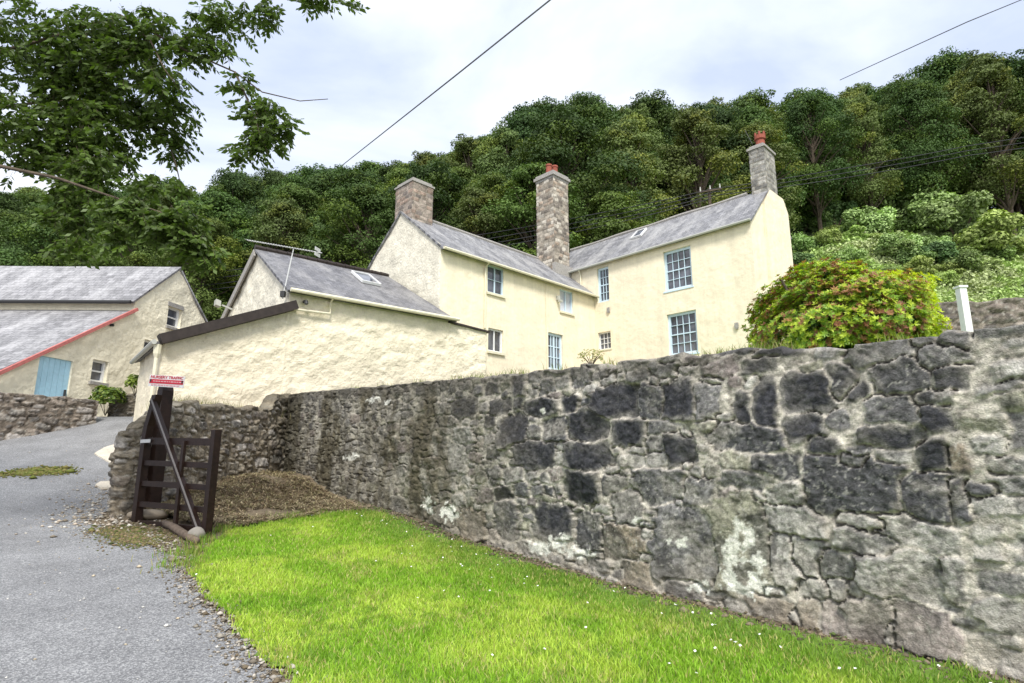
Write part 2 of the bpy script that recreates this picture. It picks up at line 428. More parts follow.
    rows = [(.12, .015), (.5, .03), (1.0, 0.0)]
    zt_ = Z[-1]
    for (f, up) in rows:
        p = PX * (1 - f) + back * f
        V.append(np.stack([p[:, 0], p[:, 1], zt_ + up + (vn(S * 6, f * 9, seed) - .5) * .04], -1)); Cs.append(C[-1])
    V.append(np.stack([back[:, 0], back[:, 1], zb(S)], -1)); Cs.append(C[0])
    Fc = grid_faces(nrow + 4, n)
    Vv = np.concatenate(V); Cc = np.concatenate(Cs)
    return Vv, Fc, Cc, PX, NX

# measured stones of the big wall: px centre x, y, width, height, kind, angle(deg)
SPX = [(881,349,65,25,'M',5),(924,339,24,13,'M',4),(956,340,28,17,'M',0),(941,356,49,20,'M',0),(900,377,52,33,'M',3),(948,377,33,24,'D',0),(935,396,40,17,'M',-4),
(893,407,46,24,'M',0),(937,418,29,25,'D',0),(890,436,55,17,'D',-3),(931,457,28,30,'D',0),(855,392,28,15,'D',0),(956,460,22,25,'B',0),(861,451,22,10,'M',0),(856,462,24,13,'M',-8),
(849,488,80,48,'X',-4),(928,500,44,46,'X',0),(958,503,22,38,'X',0),(910,531,80,28,'L',-8),(868,523,55,15,'L',-4),(866,542,52,24,'L',-10),(902,578,88,46,'L',-12),(956,580,22,38,'L',0),
(862,622,46,40,'P',-10),(922,630,58,46,'P',-15),(852,590,12,14,'L',0),(889,636,12,22,'L',0),
(765,404,21,42,'D',6),(742,408,13,33,'D',4),(809,392,46,32,'D',0),(803,428,34,26,'D',15),(745,438,70,28,'X',-6),(825,448,30,17,'D',0),(707,402,20,28,'M',0),(735,460,26,20,'G',0),
(775,465,42,22,'X',0),(838,380,24,30,'X',0),(757,367,30,14,'D',0),(777,353,40,9,'D',0),(838,417,20,18,'M',0),(747,480,45,18,'M',0),(784,495,32,20,'L',0),(788,521,60,28,'L',-6),
(690,545,60,62,'M',0),(735,548,56,85,'G',0),(782,560,28,50,'L',20),(803,553,36,34,'L',-20),(833,566,33,26,'L',-10),(810,589,32,20,'L',0),(837,591,22,24,'L',-8),(765,609,48,20,'B',-8),
(734,608,26,13,'L',-8),(808,615,20,25,'B',0),(835,620,30,30,'P',-8),(794,618,10,14,'L',0),
(613,401,38,28,'D',0),(651,403,22,28,'X',0),(678,399,27,33,'D',0),(586,426,32,30,'D',-6),(629,433,29,23,'D',0),(679,451,25,27,'D',0),(661,429,27,11,'M',0),(588,455,42,24,'D',0),(570,404,16,14,'D',0),
(581,376,18,18,'M',0),(657,487,44,28,'M',0),(581,487,30,28,'D',-5),(614,484,18,18,'X',0),(627,508,24,30,'X',0),(697,492,28,24,'M',0),(588,532,27,32,'X',0),(621,540,40,30,'B',0),(636,572,26,26,'B',0),
(464,408,21,17,'D',0),(497,407,17,13,'D',0),(539,408,31,15,'D',0),(513,430,25,26,'D',10),(534,455,37,24,'D',0),(556,431,24,22,'X',0),(490,421,8,12,'D',0),(447,421,20,9,'X',0),(490,388,14,10,'X',0),
(519,385,14,17,'D',0),(464,437,20,14,'L',0),(494,452,10,13,'X',0),(456,458,16,24,'L',0),(533,433,10,12,'X',0),(516,403,9,9,'D',0),(504,493,15,13,'D',0),(552,521,35,30,'D',0),(472,526,22,30,'B',0),
(506,521,18,28,'M',0),(460,500,12,10,'L',0)]
def wall_sz(x, y):
    r = ray(x, y); n = np.array([-WE[1], WE[0]]); t = (n @ WP1) / (n @ r[:2]); P = np.array([0, 0, CZ]) + r * t
    return float((P[:2] - WP1) @ WE), float(P[2])
TYP['X'] = (.098, .096, .098)
stones = []
for (cx, cy, w, h, k, ang) in SPX:
    s, z = wall_sz(cx, cy); sa, _ = wall_sz(cx - w / 2, cy); sb, _ = wall_sz(cx + w / 2, cy)
    _, za = wall_sz(cx, cy - h / 2); _, zb_ = wall_sz(cx, cy + h / 2)
    stones.append((s, z, abs(sa - sb) / 2 * 1.03, abs(za - zb_) / 2 * 1.05, R(-ang), TYP[k]))
SC = 12.62      # the corner with the return wall
def cell(S, w, seed): return _hash(np.floor(S / w + .4 * vn(S * 2, 0, seed)), np.zeros_like(S), seed)
def main_zt(S):
    S = np.asarray(S, float)
    z = np.interp(S, [-9, -.6, -.1, .4, 1.33, 2.75, 4.8, 7.45, 9.8, 12, 13.5], [2.1, 2.42, 2.46, 2.50, 2.58, 2.66, 2.76, 2.91, 3.05, 3.19, 3.25])
    return z + (cell(S, .26, 61) - .5) * .055 * sst(9, 6, S) + (fbm(S * 3, 0, 62) - .5) * .06 + .05 * sst(-.10, -.16, S) * sst(-1.2, -.6, S)
def main_zb(S):
    p = WP1[None, :] + np.asarray(S)[:, None] * WE[None, :]
    return H(p[:, 0], p[:, 1]) - .22
def main_path(S):
    p = WP1[None, :] + S[:, None] * WE[None, :]
    return p, np.broadcast_to(-WN[None, :], p.shape)
SAM = [-6.0]
while SAM[-1] < SC:
    p = WP1 + SAM[-1] * WE; dist = max(4.0, float(np.hypot(*p)))
    SAM.append(SAM[-1] + (.00265 * dist if SAM[-1] > -1.6 else .05))
SAM = np.array(SAM)
WSPOT = [(740,528,6,9),(745,545,5,7),(733,556,9,16),(729,575,8,12),(747,540,5,9),(757,561,6,7),(752,578,5,5),(741,589,16,6),(683,542,4.5,4),(671,540,3,3),(543,411,2,2),(372,400,5,2.5),(388,402,3,2),(352,457,6,3),(757,586,14,7),(700,588,10,5),(640,520,5,3),(560,540,9,5),(540,548,12,5),(578,552,12,5),(450,512,8,8),(428,505,5,8)]
def main_stain(SS, Z, C):
    t = sst(3.6, 6.8, SS)
    streak = fbm(SS * 1.9 + .5 * fbm(SS, Z * 2, 76), Z * .6, 77, 5)
    tone = np.array([.095, .082, .052]) * (.1 + 1.8 * fbm(SS * 7, Z * 9, 78, 5))[..., None]
    light = np.array([.46, .43, .34])
    k = (t * (.50 + .50 * sst(.40, .56, streak)) * .95)[..., None]
    C = C * (1 - k) + tone * k
    low = sst(9.5, 5, SS) * sst(6, 7, SS) * .25
    pt = (sst(.58, .70, fbm(SS * 7, Z * 7, 79, 4)) * sst(5, 8, SS) * .42)[..., None]
    C = C * (1 - pt) + light * pt
    # dark moss and soot on the top course
    top = main_zt(SS[0])[None, :] - Z
    k2 = (sst(.30, .05, top + (fbm(SS * 4, Z * 4, 80) - .5) * .3) * .62)[..., None] * (.45 + .55 * sst(.8, 2.5, SS))[..., None]
    C = C * (1 - k2) + np.array([.095, .086, .07]) * k2
    # damp corner by the return wall
    k3 = (sst(11.0, 12.4, SS) * .55)[..., None]; C = C * (1 - k3) + np.array([.045, .04, .028]) * k3
    # warm pale footing stones
    bot = Z - main_zb(SS[0])[None, :] - .22
    k4 = (sst(.42, .1, bot + (fbm(SS * 3, Z * 3, 81) - .5) * .3) * .35 * sst(7.5, 5, SS))[..., None]; C = C * (1 - k4) + np.array([.40, .35, .28]) * (.7 + .6 * fbm(SS * 9, Z * 9, 82))[..., None] * k4
    for (x, y, rx, ry) in WSPOT:
        s, z = wall_sz(x, y); sa, _ = wall_sz(x + rx, y); _, za = wall_sz(x, y - ry)
        a = abs(sa - s) + .005; b = abs(za - z) + .005
        d = np.sqrt(((SS - s) / a) ** 2 + ((Z - z) / b) ** 2) + (fbm(SS * 22, Z * 22, 83, 4) - .5) * 2.6
        k5 = (sst(1.05, .8, d) * .9)[..., None]; C = C * (1 - k5) + np.array([.72, .71, .62]) * k5
    return np.clip(C, .012, .8)
pal = [TYP['M'], TYP['L'], TYP['L'], (.33, .31, .28), TYP['G'], TYP['L'], TYP['P'], (.26, .25, .235), (.38, .36, .32), (.13, .128, .13)]
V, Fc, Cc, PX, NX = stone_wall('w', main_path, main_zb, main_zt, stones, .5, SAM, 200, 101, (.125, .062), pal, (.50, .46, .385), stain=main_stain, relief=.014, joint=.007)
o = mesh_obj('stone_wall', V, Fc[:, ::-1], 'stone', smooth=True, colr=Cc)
tag(o, 'long high retaining wall of grey and black lichened stone above the lawn', 'wall')
WALL_OBJ = o

# return wall with its broken end beside the gate post
cor = WP1 + SC * WE
RP = np.array([cor + np.array([-.02, .35]), (-5.80, 9.62), (-5.86, 9.38), (-6.0, 9.30), (-6.12, 9.42), (-6.16, 9.7), (-6.1, 14.0)])
seg = np.hypot(*np.diff(RP, axis=0).T); cum = np.concatenate([[0], np.cumsum(seg)])
def ret_path(S):
    P = np.stack([np.interp(S, cum, RP[:, 0]), np.interp(S, cum, RP[:, 1])], -1)
    e = .18
    a = np.stack([np.interp(S + e, cum, RP[:, 0]), np.interp(S + e, cum, RP[:, 1])], -1) - np.stack([np.interp(S - e, cum, RP[:, 0]), np.interp(S - e, cum, RP[:, 1])], -1)
    a /= np.linalg.norm(a, axis=1)[:, None]
    return P, np.stack([-a[:, 1], a[:, 0]], -1)
def ret_zt(S):
    L1 = cum[1]
    z = np.interp(S, [0, .7, 1.0, 2.6, 3.9, L1 - .55, L1 - .1, L1 + .35, cum[5], cum[-1]], [3.22, 3.12, 2.80, 2.72, 2.66, 2.60, 2.32, 2.05, 2.1, 2.9])
    return z + (cell(S, .22, 64) - .5) * .07 + (fbm(S * 4, 0, 63) - .5) * .07
def ret_zb(S):
    P, N = ret_path(np.asarray(S)); return H(P[:, 0], P[:, 1]) - .2
def ret_stain(SS, Z, C):
    k = (sst(1.3, .2, SS) * .6)[..., None]; C = C * (1 - k) + np.array([.05, .045, .03]) * k
    top = ret_zt(SS[0])[None, :] - Z
    k = (sst(.22, .02, top + (fbm(SS * 4, Z * 4, 90) - .5) * .2) * .5)[..., None]; C = C * (1 - k) + np.array([.15, .13, .09]) * k
    return np.clip(C, .012, .8)
pal2 = [(.42, .38, .31), (.33, .28, .21), (.47, .43, .38), (.27, .23, .19), (.38, .33, .25)]
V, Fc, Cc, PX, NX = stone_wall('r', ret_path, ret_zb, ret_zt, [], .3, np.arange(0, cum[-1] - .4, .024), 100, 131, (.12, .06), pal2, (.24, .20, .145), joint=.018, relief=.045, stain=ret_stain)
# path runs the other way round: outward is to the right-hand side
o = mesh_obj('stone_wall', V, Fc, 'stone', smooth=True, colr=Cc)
tag(o, 'low brown rubble wall with a broken end behind the dark timber gate', 'wall')

# low wall in front of the barn
BA = at(30, 430, 15.3)[:2]; BB = at(99, 405, 16.6)[:2]; bd = (BB - BA) / np.linalg.norm(BB - BA); bL = np.linalg.norm(BB - BA)
A0 = BA - bd * 6
def bw_path(S):
    p = A0[None, :] + S[:, None] * bd[None, :]; return p, np.broadcast_to(np.array([bd[1], -bd[0]])[None, :], p.shape)
def bw_zb(S): P, _ = bw_path(np.asarray(S)); return H(P[:, 0], P[:, 1]) - .2
bzt = at(75, 398, 16)[2]
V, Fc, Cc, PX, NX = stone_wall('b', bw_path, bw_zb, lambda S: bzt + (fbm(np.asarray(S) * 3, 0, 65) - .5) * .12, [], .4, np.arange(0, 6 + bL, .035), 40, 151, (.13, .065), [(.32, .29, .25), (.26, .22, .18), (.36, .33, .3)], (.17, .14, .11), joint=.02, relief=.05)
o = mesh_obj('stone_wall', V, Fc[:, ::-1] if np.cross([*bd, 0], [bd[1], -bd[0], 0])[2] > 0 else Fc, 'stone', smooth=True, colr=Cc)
tag(o, 'low pinkish rubble wall beside the drive under the blue barn door', 'wall')
C2 = at(122, 404, 17.6)[:2]; d2 = np.array([1.0, .12]); d2 /= np.linalg.norm(d2)
def cw_path(S):
    p = C2[None, :] + S[:, None] * d2[None, :]; return p, np.broadcast_to(np.array([d2[1], -d2[0]])[None, :], p.shape)
def cw_zb(S): P, _ = cw_path(np.asarray(S)); return H(P[:, 0], P[:, 1]) - .2
czt = at(122, 395, 17.6)[2]
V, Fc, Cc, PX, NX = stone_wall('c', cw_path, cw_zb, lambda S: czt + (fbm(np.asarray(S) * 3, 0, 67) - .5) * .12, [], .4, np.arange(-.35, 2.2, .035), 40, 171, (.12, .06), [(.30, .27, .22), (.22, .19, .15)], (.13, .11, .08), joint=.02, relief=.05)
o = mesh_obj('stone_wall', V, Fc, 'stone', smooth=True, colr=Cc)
tag(o, 'short stub of stone wall at the far bend of the drive beside a clipped bush', 'wall')

# ------------------------------------------------------------------ garden terrace behind the wall
def garden_z(s, d):
    z = main_zt(np.asarray(s, float).ravel()).reshape(np.shape(s)) - .22 + .15 * np.maximum(d - .5, 0)
    return np.minimum(z, 5.05) + 0 * d
ss = np.arange(-9, 12.9, .3); ddv = np.concatenate([[.12, .5, .8, 1.2, 2, 3, 4, 5, 6, 7, 8], np.arange(9, 27, 1.0)])
S_, D_ = np.meshgrid(ss, ddv)
P = WP1[None, None, :] + S_[..., None] * WE + D_[..., None] * WN
Z = garden_z(S_, D_)
tt = sst(21.5, 27, D_ ) ; Z = Z * (1 - tt) + (H(P[..., 0], P[..., 1]) - .3) * tt
o = mesh_obj('garden_ground', np.concatenate([P, Z[..., None]], -1).reshape(-1, 3), grid_faces(len(ddv), len(ss)), 'turf', smooth=True)
tag(o, kind='structure')
mb = MB(); q = [(-5.98, 10.2, 2.35), (-5.5, 14.3, 2.62), (-5.0, 17.0, 2.8), (-8.3, 14.35, 2.72), (-6.7, 12.2, 2.45), (-6.1, 10.3, 2.3)]
mb.add(q + [(p[0], p[1], p[2] - 1.6) for p in q], [(0, 1, 2, 3, 4, 5)] + [(i, i + 6, (i + 1) % 6 + 6, (i + 1) % 6) for i in range(6)])
o = mb.build('raised_soil_bank', 'soil'); tag(o, kind='structure')

# ------------------------------------------------------------------ building helpers
def wall_panel(P0, dr, n, L, z0, ztop, holes=(), amp=.012, res=.12, reveal=.14, scale=1.6, seed=1, uoff=0.0):
    """rendered wall with openings; returns V, F. P0: 2D start, dr: 2D direction, n: outward 2D normal"""
    P0 = np.asarray(P0, float); dr = np.asarray(dr, float); n = np.asarray(n, float)
    zs_top = max(ztop(np.linspace(0, L, 200)))
    us = set(np.round(np.linspace(0, L, max(2, int(L / res) + 1)), 4)); zs = set(np.round(np.linspace(z0, zs_top, max(2, int((zs_top - z0) / res) + 1)), 4))
    for (a, b, c, d) in holes:
        for x in (a, b):
            us = {k for k in us if abs(k - x) > res * .3}; us.add(x)
        for x in (c, d):
            zs = {k for k in zs if abs(k - x) > res * .3}; zs.add(x)
    us = np.array(sorted(us)); zs = np.array(sorted(zs))
    U, Zg = np.meshgrid(us, zs); top = ztop(us)[None, :]
    over = Zg >= top; Zc = np.minimum(Zg, top)
    e = np.ones(U.shape)
    for (a, b, c, d) in holes:
        dist = np.maximum(np.maximum(a - U, U - b), np.maximum(c - Zg, Zg - d)); e = np.minimum(e, sst(0, .12, dist))
    e = e * sst(0, .05, U) * sst(0, .05, L - U)
    dsp = ((fbm(U * scale + uoff, Zg * scale * 1.3, seed, 4) - .5) * 2 * amp + (fbm(U * .4 + uoff, Zg * .4, seed + 7, 2) - .5) * amp * 1.5) * e
    V = np.stack([P0[0] + dr[0] * U + n[0] * dsp, P0[1] + dr[1] * U + n[1] * dsp, Zc], -1).reshape(-1, 3)
    uc = (us[:-1] + us[1:]) / 2; zc = (zs[:-1] + zs[1:]) / 2; UC, ZC = np.meshgrid(uc, zc)
    mk = ~(over[:-1, :-1] & over[:-1, 1:])
    for (a, b, c, d) in holes: mk &= ~((UC > a) & (UC < b) & (ZC > c) & (ZC < d))
    f = grid_faces(len(zs), len(us), mk)
    flip = (dr[0] * n[1] - dr[1] * n[0]) > 0
    F_ = [tuple(x[::-1] if flip else x) for x in f]
    V = [tuple(v) for v in V]
    for (a, b, c, d) in holes:
        def pt(u, z, k): return (P0[0] + dr[0] * u - n[0] * k, P0[1] + dr[1] * u - n[1] * k, z)
        cs = [(a, c), (b, c), (b, d), (a, d)]
        bi = len(V)
        for (u, z) in cs: V.append(pt(u, z, 0))
        for (u, z) in cs: V.append(pt(u, z, reveal + .1))
        for i in range(4):
            q = (bi + i, bi + (i + 1) % 4, bi + 4 + (i + 1) % 4, bi + 4 + i); F_.append(q)
    return V, F_
def merge(parts):
    V = []; F_ = []
    for v, f in parts:
        b = len(V); V += list(v); F_ += [tuple(i + b for i in q) for q in f]
    return V, F_
def window(parent, P0, dr, n, rect, m='blue_paint', cols=4, rows=4, sash=False, recess=.10, fw=.07, bar=.022, sill=None, casements=0, pane='glass', name='window', lintel=None):
    P0 = np.asarray(P0, float); dr3 = np.array([dr[0], dr[1], 0.]); n3 = np.array([n[0], n[1], 0.]); up = np.array([0, 0, 1.])
    a, b, c, d = rect
    base = np.array([P0[0], P0[1], 0.]) + dr3 * a + up * c - n3 * recess
    W = b - a; Hh = d - c; mb = MB()
    dp = .06
    mb.box3(base - n3 * dp, dr3 * fw, up * Hh, n3 * dp); mb.box3(base + dr3 * (W - fw) - n3 * dp, dr3 * fw, up * Hh, n3 * dp)
    mb.box3(base + dr3 * fw - n3 * dp, dr3 * (W - 2 * fw), up * fw, n3 * dp); mb.box3(base + dr3 * fw + up * (Hh - fw) - n3 * dp, dr3 * (W - 2 * fw), up * fw, n3 * dp)
    iw = W - 2 * fw; ih = Hh - 2 * fw
    for i in range(1, cols):
        w = fw * .9 if (casements and i % casements == 0) else bar
        mb.box3(base + dr3 * (fw + iw * i / cols - w / 2) + up * fw - n3 * (dp * .8), dr3 * w, up * ih, n3 * dp * .62)
    for j in range(1, rows):
        w = .045 if (sash and j * 2 == rows) else bar
        mb.box3(base + dr3 * (fw) + up * (fw + ih * j / rows - w / 2) - n3 * (dp * .84), dr3 * iw, up * w, n3 * dp * .62)
    w_ = mb.build(name, m, parent)
    g = MB(); g.box3(base + dr3 * (fw * .6) + up * (fw * .6) - n3 * (dp + .012), dr3 * (W - 1.2 * fw), up * (Hh - 1.2 * fw), n3 * .012)
    g.build('pane', pane, w_)
    if sill:
        s = MB(); s.box3(base + n3 * (-.02) - dr3 * .05 - up * sill[1], dr3 * (W + .1), up * (sill[1] - .004), n3 * (recess + sill[2])); s.build('sill', sill[0], w_)
    if lintel:
        s = MB(); s.box3(base + n3 * .03 - dr3 * .06 + up * (Hh + .003), dr3 * (W + .12), up * .16, n3 * (recess + .0)); s.build('lintel', lintel, w_)
    return w_
def roof(name, parent, E0, E1, R0, R1, m, th=.07, res=.3, seed=3, amp=.022):
    """roof slab between eave line E0-E1 and ridge line R0-R1"""
    E0, E1, R0, R1 = map(lambda q: np.asarray(q, float), (E0, E1, R0, R1))
    L = np.linalg.norm(E1 - E0); S = np.linalg.norm(R0 - E0)
    nu = max(3, int(L / res)); nv = max(3, int(S / res))
    u, v = np.meshgrid(np.linspace(0, 1, nu), np.linspace(0, 1, nv))
    P = (E0 * (1 - u[..., None]) + E1 * u[..., None]) * (1 - v[..., None]) + (R0 * (1 - u[..., None]) + R1 * u[..., None]) * v[..., None]
    N = np.cross(E1 - E0, R0 - E0); N /= np.linalg.norm(N)
    if N[2] < 0: N = -N
    P = P + N * (((fbm(u * L * .6, v * S * .6, seed, 3) - .5) * 2 * amp)[..., None])
    V = P.reshape(-1, 3); uv = np.stack([u * L, v * S], -1).reshape(-1, 2)
    # straight verge lines use true distance along the eave direction
    ed = (E1 - E0) / L; sd = np.cross(N, ed); uv = np.stack([(V - E0) @ ed, np.abs((V - E0) @ sd)], -1)
    idx = np.arange(nu * nv).reshape(nv, nu); f = [tuple(x) for x in grid_faces(nv, nu)]
    if np.dot(np.cross(V[f[0][1]] - V[f[0][0]], V[f[0][2]] - V[f[0][0]]), N) < 0: f = [q[::-1] for q in f]
    b = len(V); V2 = V - N * th; f += [tuple(i + b for i in q)[::-1] for q in f]
    ring = list(idx[0, :]) + list(idx[1:, -1]) + list(idx[-1, ::-1][1:]) + list(idx[::-1, 0][1:-1])
    for i in range(len(ring)):
        p, q = ring[i], ring[(i + 1) % len(ring)]; f.append((q, p, p + b, q + b))
    return mesh_obj(name, np.concatenate([V, V2]), f, m, parent, uv=np.concatenate([uv, uv]))
def p3(p, z): return np.array([p[0], p[1], z])

# chimney of coursed rubble: displaced shells
def chimney(parent, c, a, b, wa, wb, z0, z1, cap, pots, cols_, seed, cap_m='sill_stone', name='chimney'):
    """c: 2D corner, a, b: 2D unit axes, wa, wb: widths"""
    c = np.asarray(c, float); a = np.asarray(a, float); b = np.asarray(b, float)
    ctr = c + a * wa / 2 + b * wb / 2
    cs = [c, c + a * wa, c + a * wa + b * wb, c + b * wb]
    if (a[0] * b[1] - a[1] * b[0]) < 0: cs = cs[::-1]
    pts = np.array(cs + [cs[0]]); sg = np.hypot(*np.diff(pts, axis=0).T); cu = np.concatenate([[0], np.cumsum(sg)])
    S = np.arange(0, cu[-1] + 1e-6, cu[-1] / int(cu[-1] / .03)); Zr = np.arange(z0, z1 + .001, .03)
    X = np.interp(S, cu, pts[:, 0]); Y = np.interp(S, cu, pts[:, 1])
    SS, ZZ = np.meshgrid(S, Zr)
    row = np.floor(ZZ / .17 + .15 * vn(SS * 2, ZZ * 2, seed)); off = _hash(row, row * 0, seed) * 3
    w = .30
    cellx = np.floor(SS / w + off + .25 * vn(SS * 3, ZZ * 3, seed + 1)); fx = SS / w + off + .25 * vn(SS * 3, ZZ * 3, seed + 1) - cellx; fz = ZZ / .17 + .15 * vn(SS * 2, ZZ * 2, seed) - row
    e = np.minimum(np.minimum(fx, 1 - fx) * w, np.minimum(fz, 1 - fz) * .17)
    inn = sst(.004, .02, e + (fbm(SS * 15, ZZ * 15, seed + 2) - .5) * .015)
    hsh = _hash(cellx, row, seed + 5); pc = np.array(cols_)
    cc = pc[(hsh * len(pc)).astype(int) % len(pc)] * (.8 + .4 * _hash(cellx, row, seed + 6))[..., None]
    C = cc * inn[..., None] + np.array([.30, .27, .22]) * (1 - inn[..., None])
    C = C * (.45 + 1.1 * fbm(SS * 9, ZZ * 9, seed + 7, 5))[..., None]
    d = inn * .02 * (.4 + hsh) + (fbm(SS * 8, ZZ * 8, seed + 8) - .5) * .02
    nx = X - ctr[0]; ny = Y - ctr[1]; ln = np.hypot(nx, ny)
    V = np.stack([X[None] + nx / ln * d, Y[None] + ny / ln * d, ZZ], -1).reshape(-1, 3)
    f = grid_faces(len(Zr), len(S))
    ch = mesh_obj(name, V, f, 'stone', parent, colr=C.reshape(-1, 3))
    # cap
    mb = MB(); z = z1
    for (ov, h) in cap:
        o_ = ctr - a * (wa / 2 + ov) - b * (wb / 2 + ov)
        mb.box3(p3(o_, z - .004), p3(a * (wa + 2 * ov), 0), p3(b * (wb + 2 * ov), 0), (0, 0, h)); z += h - .004
    mb.build('cap', cap_m, ch)
    for (fa, fb, r, h, style) in pots:
        q = ctr + a * fa + b * fb; mb = MB(); zz = z - .02
        if style == 'crown':
            mb.tube([p3(q, zz), p3(q, zz + h * .12), p3(q, zz + h * .13), p3(q, zz + h * .7), p3(q, zz + h * .72), p3(q, zz + h)], [r * 1.15, r * 1.15, r, r * .85, r * 1.12, r * 1.1], 14)
            for k in range(6):
                t = k * math.pi / 3; mb.box3(p3(q + np.array([math.cos(t), math.sin(t)]) * r * .95 - .03, zz + h), (.07, 0, 0), (0, .07, 0), (0, 0, h * .22))
        else:
            mb.tube([p3(q, zz), p3(q, zz + h * .1), p3(q, zz + h * .85), p3(q, zz + h * .87), p3(q, zz + h)], [r * 1.1, r, r * .86, r * 1.05, r], 14)
        mb.build('pot', 'pot', ch, smooth=False)
    return ch

U = np.array([1, 1]) / 2 ** .5; Vv = np.array([-1, 1]) / 2 ** .5
C0 = np.array([8.87, 20.96]); P0 = C0 + Vv * 7.3; ML = 8.76; Pc = P0 - U * ML
E_ = lambda *a: np.array(a, float)
GZ = 4.2
# ================================================================== FARMHOUSE
fh = empty('farmhouse', p3(P0, 5.0), 'tall cream farmhouse of two joined wings with blue windows behind the stone wall', 'house')
# --- main wing, front wall (faces -U), v from C0
rects = {'narrow': (6.45, 7.11, 8.72, 10.34), 'small': (6.47, 7.15, 6.58, 7.36), 'up': (2.47, 3.72, 8.54, 10.24), 'low': (2.41, 3.69, 5.87, 7.57)}
ez = 10.58
parts = [wall_panel(C0, Vv, -U, 10.2, GZ, lambda u: np.full(np.shape(u), ez), list(rects.values()), .014, .12, seed=11)]
def gable_top(u):
    return np.interp(u, [0, 2.0, 3.1, 3.78, 3.85], [10.62, 12.44, 12.44, 11.9, 11.0])
parts.append(wall_panel(C0, U, -Vv, 3.85, GZ, gable_top, [], .014, .12, seed=12))
parts.append(wall_panel(C0 + Vv * 10.2, U, Vv, 3.85, GZ, lambda u: np.interp(u, [0, 2.1, 3.85], [10.58, 12.4, 11.0]), [], .01, .3, seed=13))
parts.append(wall_panel(C0 + U * 3.85, Vv, U, 10.2, GZ, lambda u: np.full(np.shape(u), 11.0), [], .01, .4, seed=14))
V, f = merge(parts); mesh_obj('wall', V, f, 'render', fh)
# gable buttress (slightly proud chimney breast)
V, f = merge([wall_panel(C0 + U * 1.25 - Vv * .10, U, -Vv, 2.45, GZ, lambda u: np.interp(u, [0, .7, 2.0, 2.45], [11.70, 12.42, 12.42, 11.9]), [], .012, .12, seed=15),
              wall_panel(C0 + U * 1.25, -Vv, -U, .10, GZ, lambda u: np.full(np.shape(u), 11.66), [], 0, .1, seed=15),
              wall_panel(C0 + U * 3.70, -Vv, U, .10, GZ, lambda u: np.full(np.shape(u), 11.86), [], 0, .1, seed=15)])
mesh_obj('chimney_breast', V, f, 'render', fh)
ov = .10
roof('roof', fh, p3(C0 - U * .16 - Vv * ov, 10.50), p3(C0 - U * .16 + Vv * 10.3, 10.50), p3(C0 + U * 2.1 - Vv * .0, 12.56), p3(C0 + U * 2.1 + Vv * 10.3, 12.56), 'slate', seed=21)
roof('roof', fh, p3(C0 + U * 4.0 - Vv * .05, 10.9), p3(C0 + U * 4.0 + Vv * 10.3, 10.9), p3(C0 + U * 2.13, 12.56), p3(C0 + U * 2.13 + Vv * 10.3, 12.56), 'slate', seed=22)
mb = MB(); mb.tube([p3(C0 + U * 2.11 + Vv * t, 12.58 + .02 * math.sin(t * 2)) for t in np.linspace(.9, 10.3, 20)], .09, 8); mb.build('ridge_tiles', 'sill_stone', fh)
mb = MB(); mb.tube([p3(C0 - U * .20 + Vv * t, 10.50 - .004 * t) for t in (-.08, 3, 6, 10.3)], .055, 8); mb.build('gutter', 'grey_plastic', fh)
mb = MB(); mb.tube([p3(C0 - U * .2 + Vv * 8.0, 10.46), p3(C0 - U * .06 + Vv * 8.0, 10.2), p3(C0 - U * .06 + Vv * 8.0, 9.3)], .035, 8); mb.build('downpipe', 'cream_paint', fh)
for k, (cc, rr, sa) in {'narrow': (3, 4, True), 'small': (3, 3, False), 'up': (4, 4, True), 'low': (4, 4, True)}.items():
    window(fh, C0, Vv, -U, rects[k], 'white_paint' if k == 'small' else 'blue_paint', cc, rr, sa, recess=.10, fw=.10 if k != 'small' else .05, sill=None if k == 'narrow' else ('blue_paint' if k != 'small' else 'cream_paint', .06, .05))
for (v, z) in ((.81, 6.67), (6.51, 8.32)):
    mb = MB(); q = C0 + Vv * (v - .07) - U * .03; mb.box3(p3(q, z - .12), p3(Vv * .14, 0), p3(-U * .05, 0), (0, 0, .2)); mb.box3(p3(q + Vv * .03, z - .17), p3(Vv * .08, 0), p3(-U * .04, 0), (0, 0, .045)); mb.build('vent', 'sill_stone', fh)
# roof light on main wing
def on_roof(v, f_): return p3(C0 + U * (-.16 + 2.26 * f_) + Vv * v, 10.50 + 2.06 * f_)
def skylight(parent, a, b, c, d, m='white_paint'):
    a, b, c, d = map(lambda q: np.asarray(q, float), (a, b, c, d)); nn = np.cross(b - a, d - a); nn /= np.linalg.norm(nn)
    if nn[2] < 0: nn = -nn
    mb = MB()
    for p, q in ((a, b), (b, c), (c, d), (d, a)): mb.beam(p + nn * .06, q + nn * .06, .05, .09, up=nn)
    s = mb.build('roof_window', m, parent)
    g = MB(); g.add([a + nn * .07, b + nn * .07, c + nn * .07, d + nn * .07, a + nn * .02, b + nn * .02, c + nn * .02, d + nn * .02], [(0, 1, 2, 3), (7, 6, 5, 4), (0, 4, 5, 1), (1, 5, 6, 2), (2, 6, 7, 3), (3, 7, 4, 0)]); g.build('pane', 'glass', s)
skylight(fh, on_roof(6.0, .62), on_roof(5.5, .62), on_roof(5.5, .86), on_roof(6.0, .86))
stonec = [(.42, .37, .30), (.30, .26, .21), (.55, .50, .42), (.22, .19, .16), (.38, .30, .23)]
greyc = [(.33, .32, .28), (.42, .40, .36), (.25, .24, .22)]
ch = chimney(fh, C0 + U * 1.95 + Vv * .0, U, Vv, 1.05, .62, 11.6, 14.35, [(.06, .10), (-.02, .10)], [(0, 0, .20, .62, 'crown')], greyc, 31)
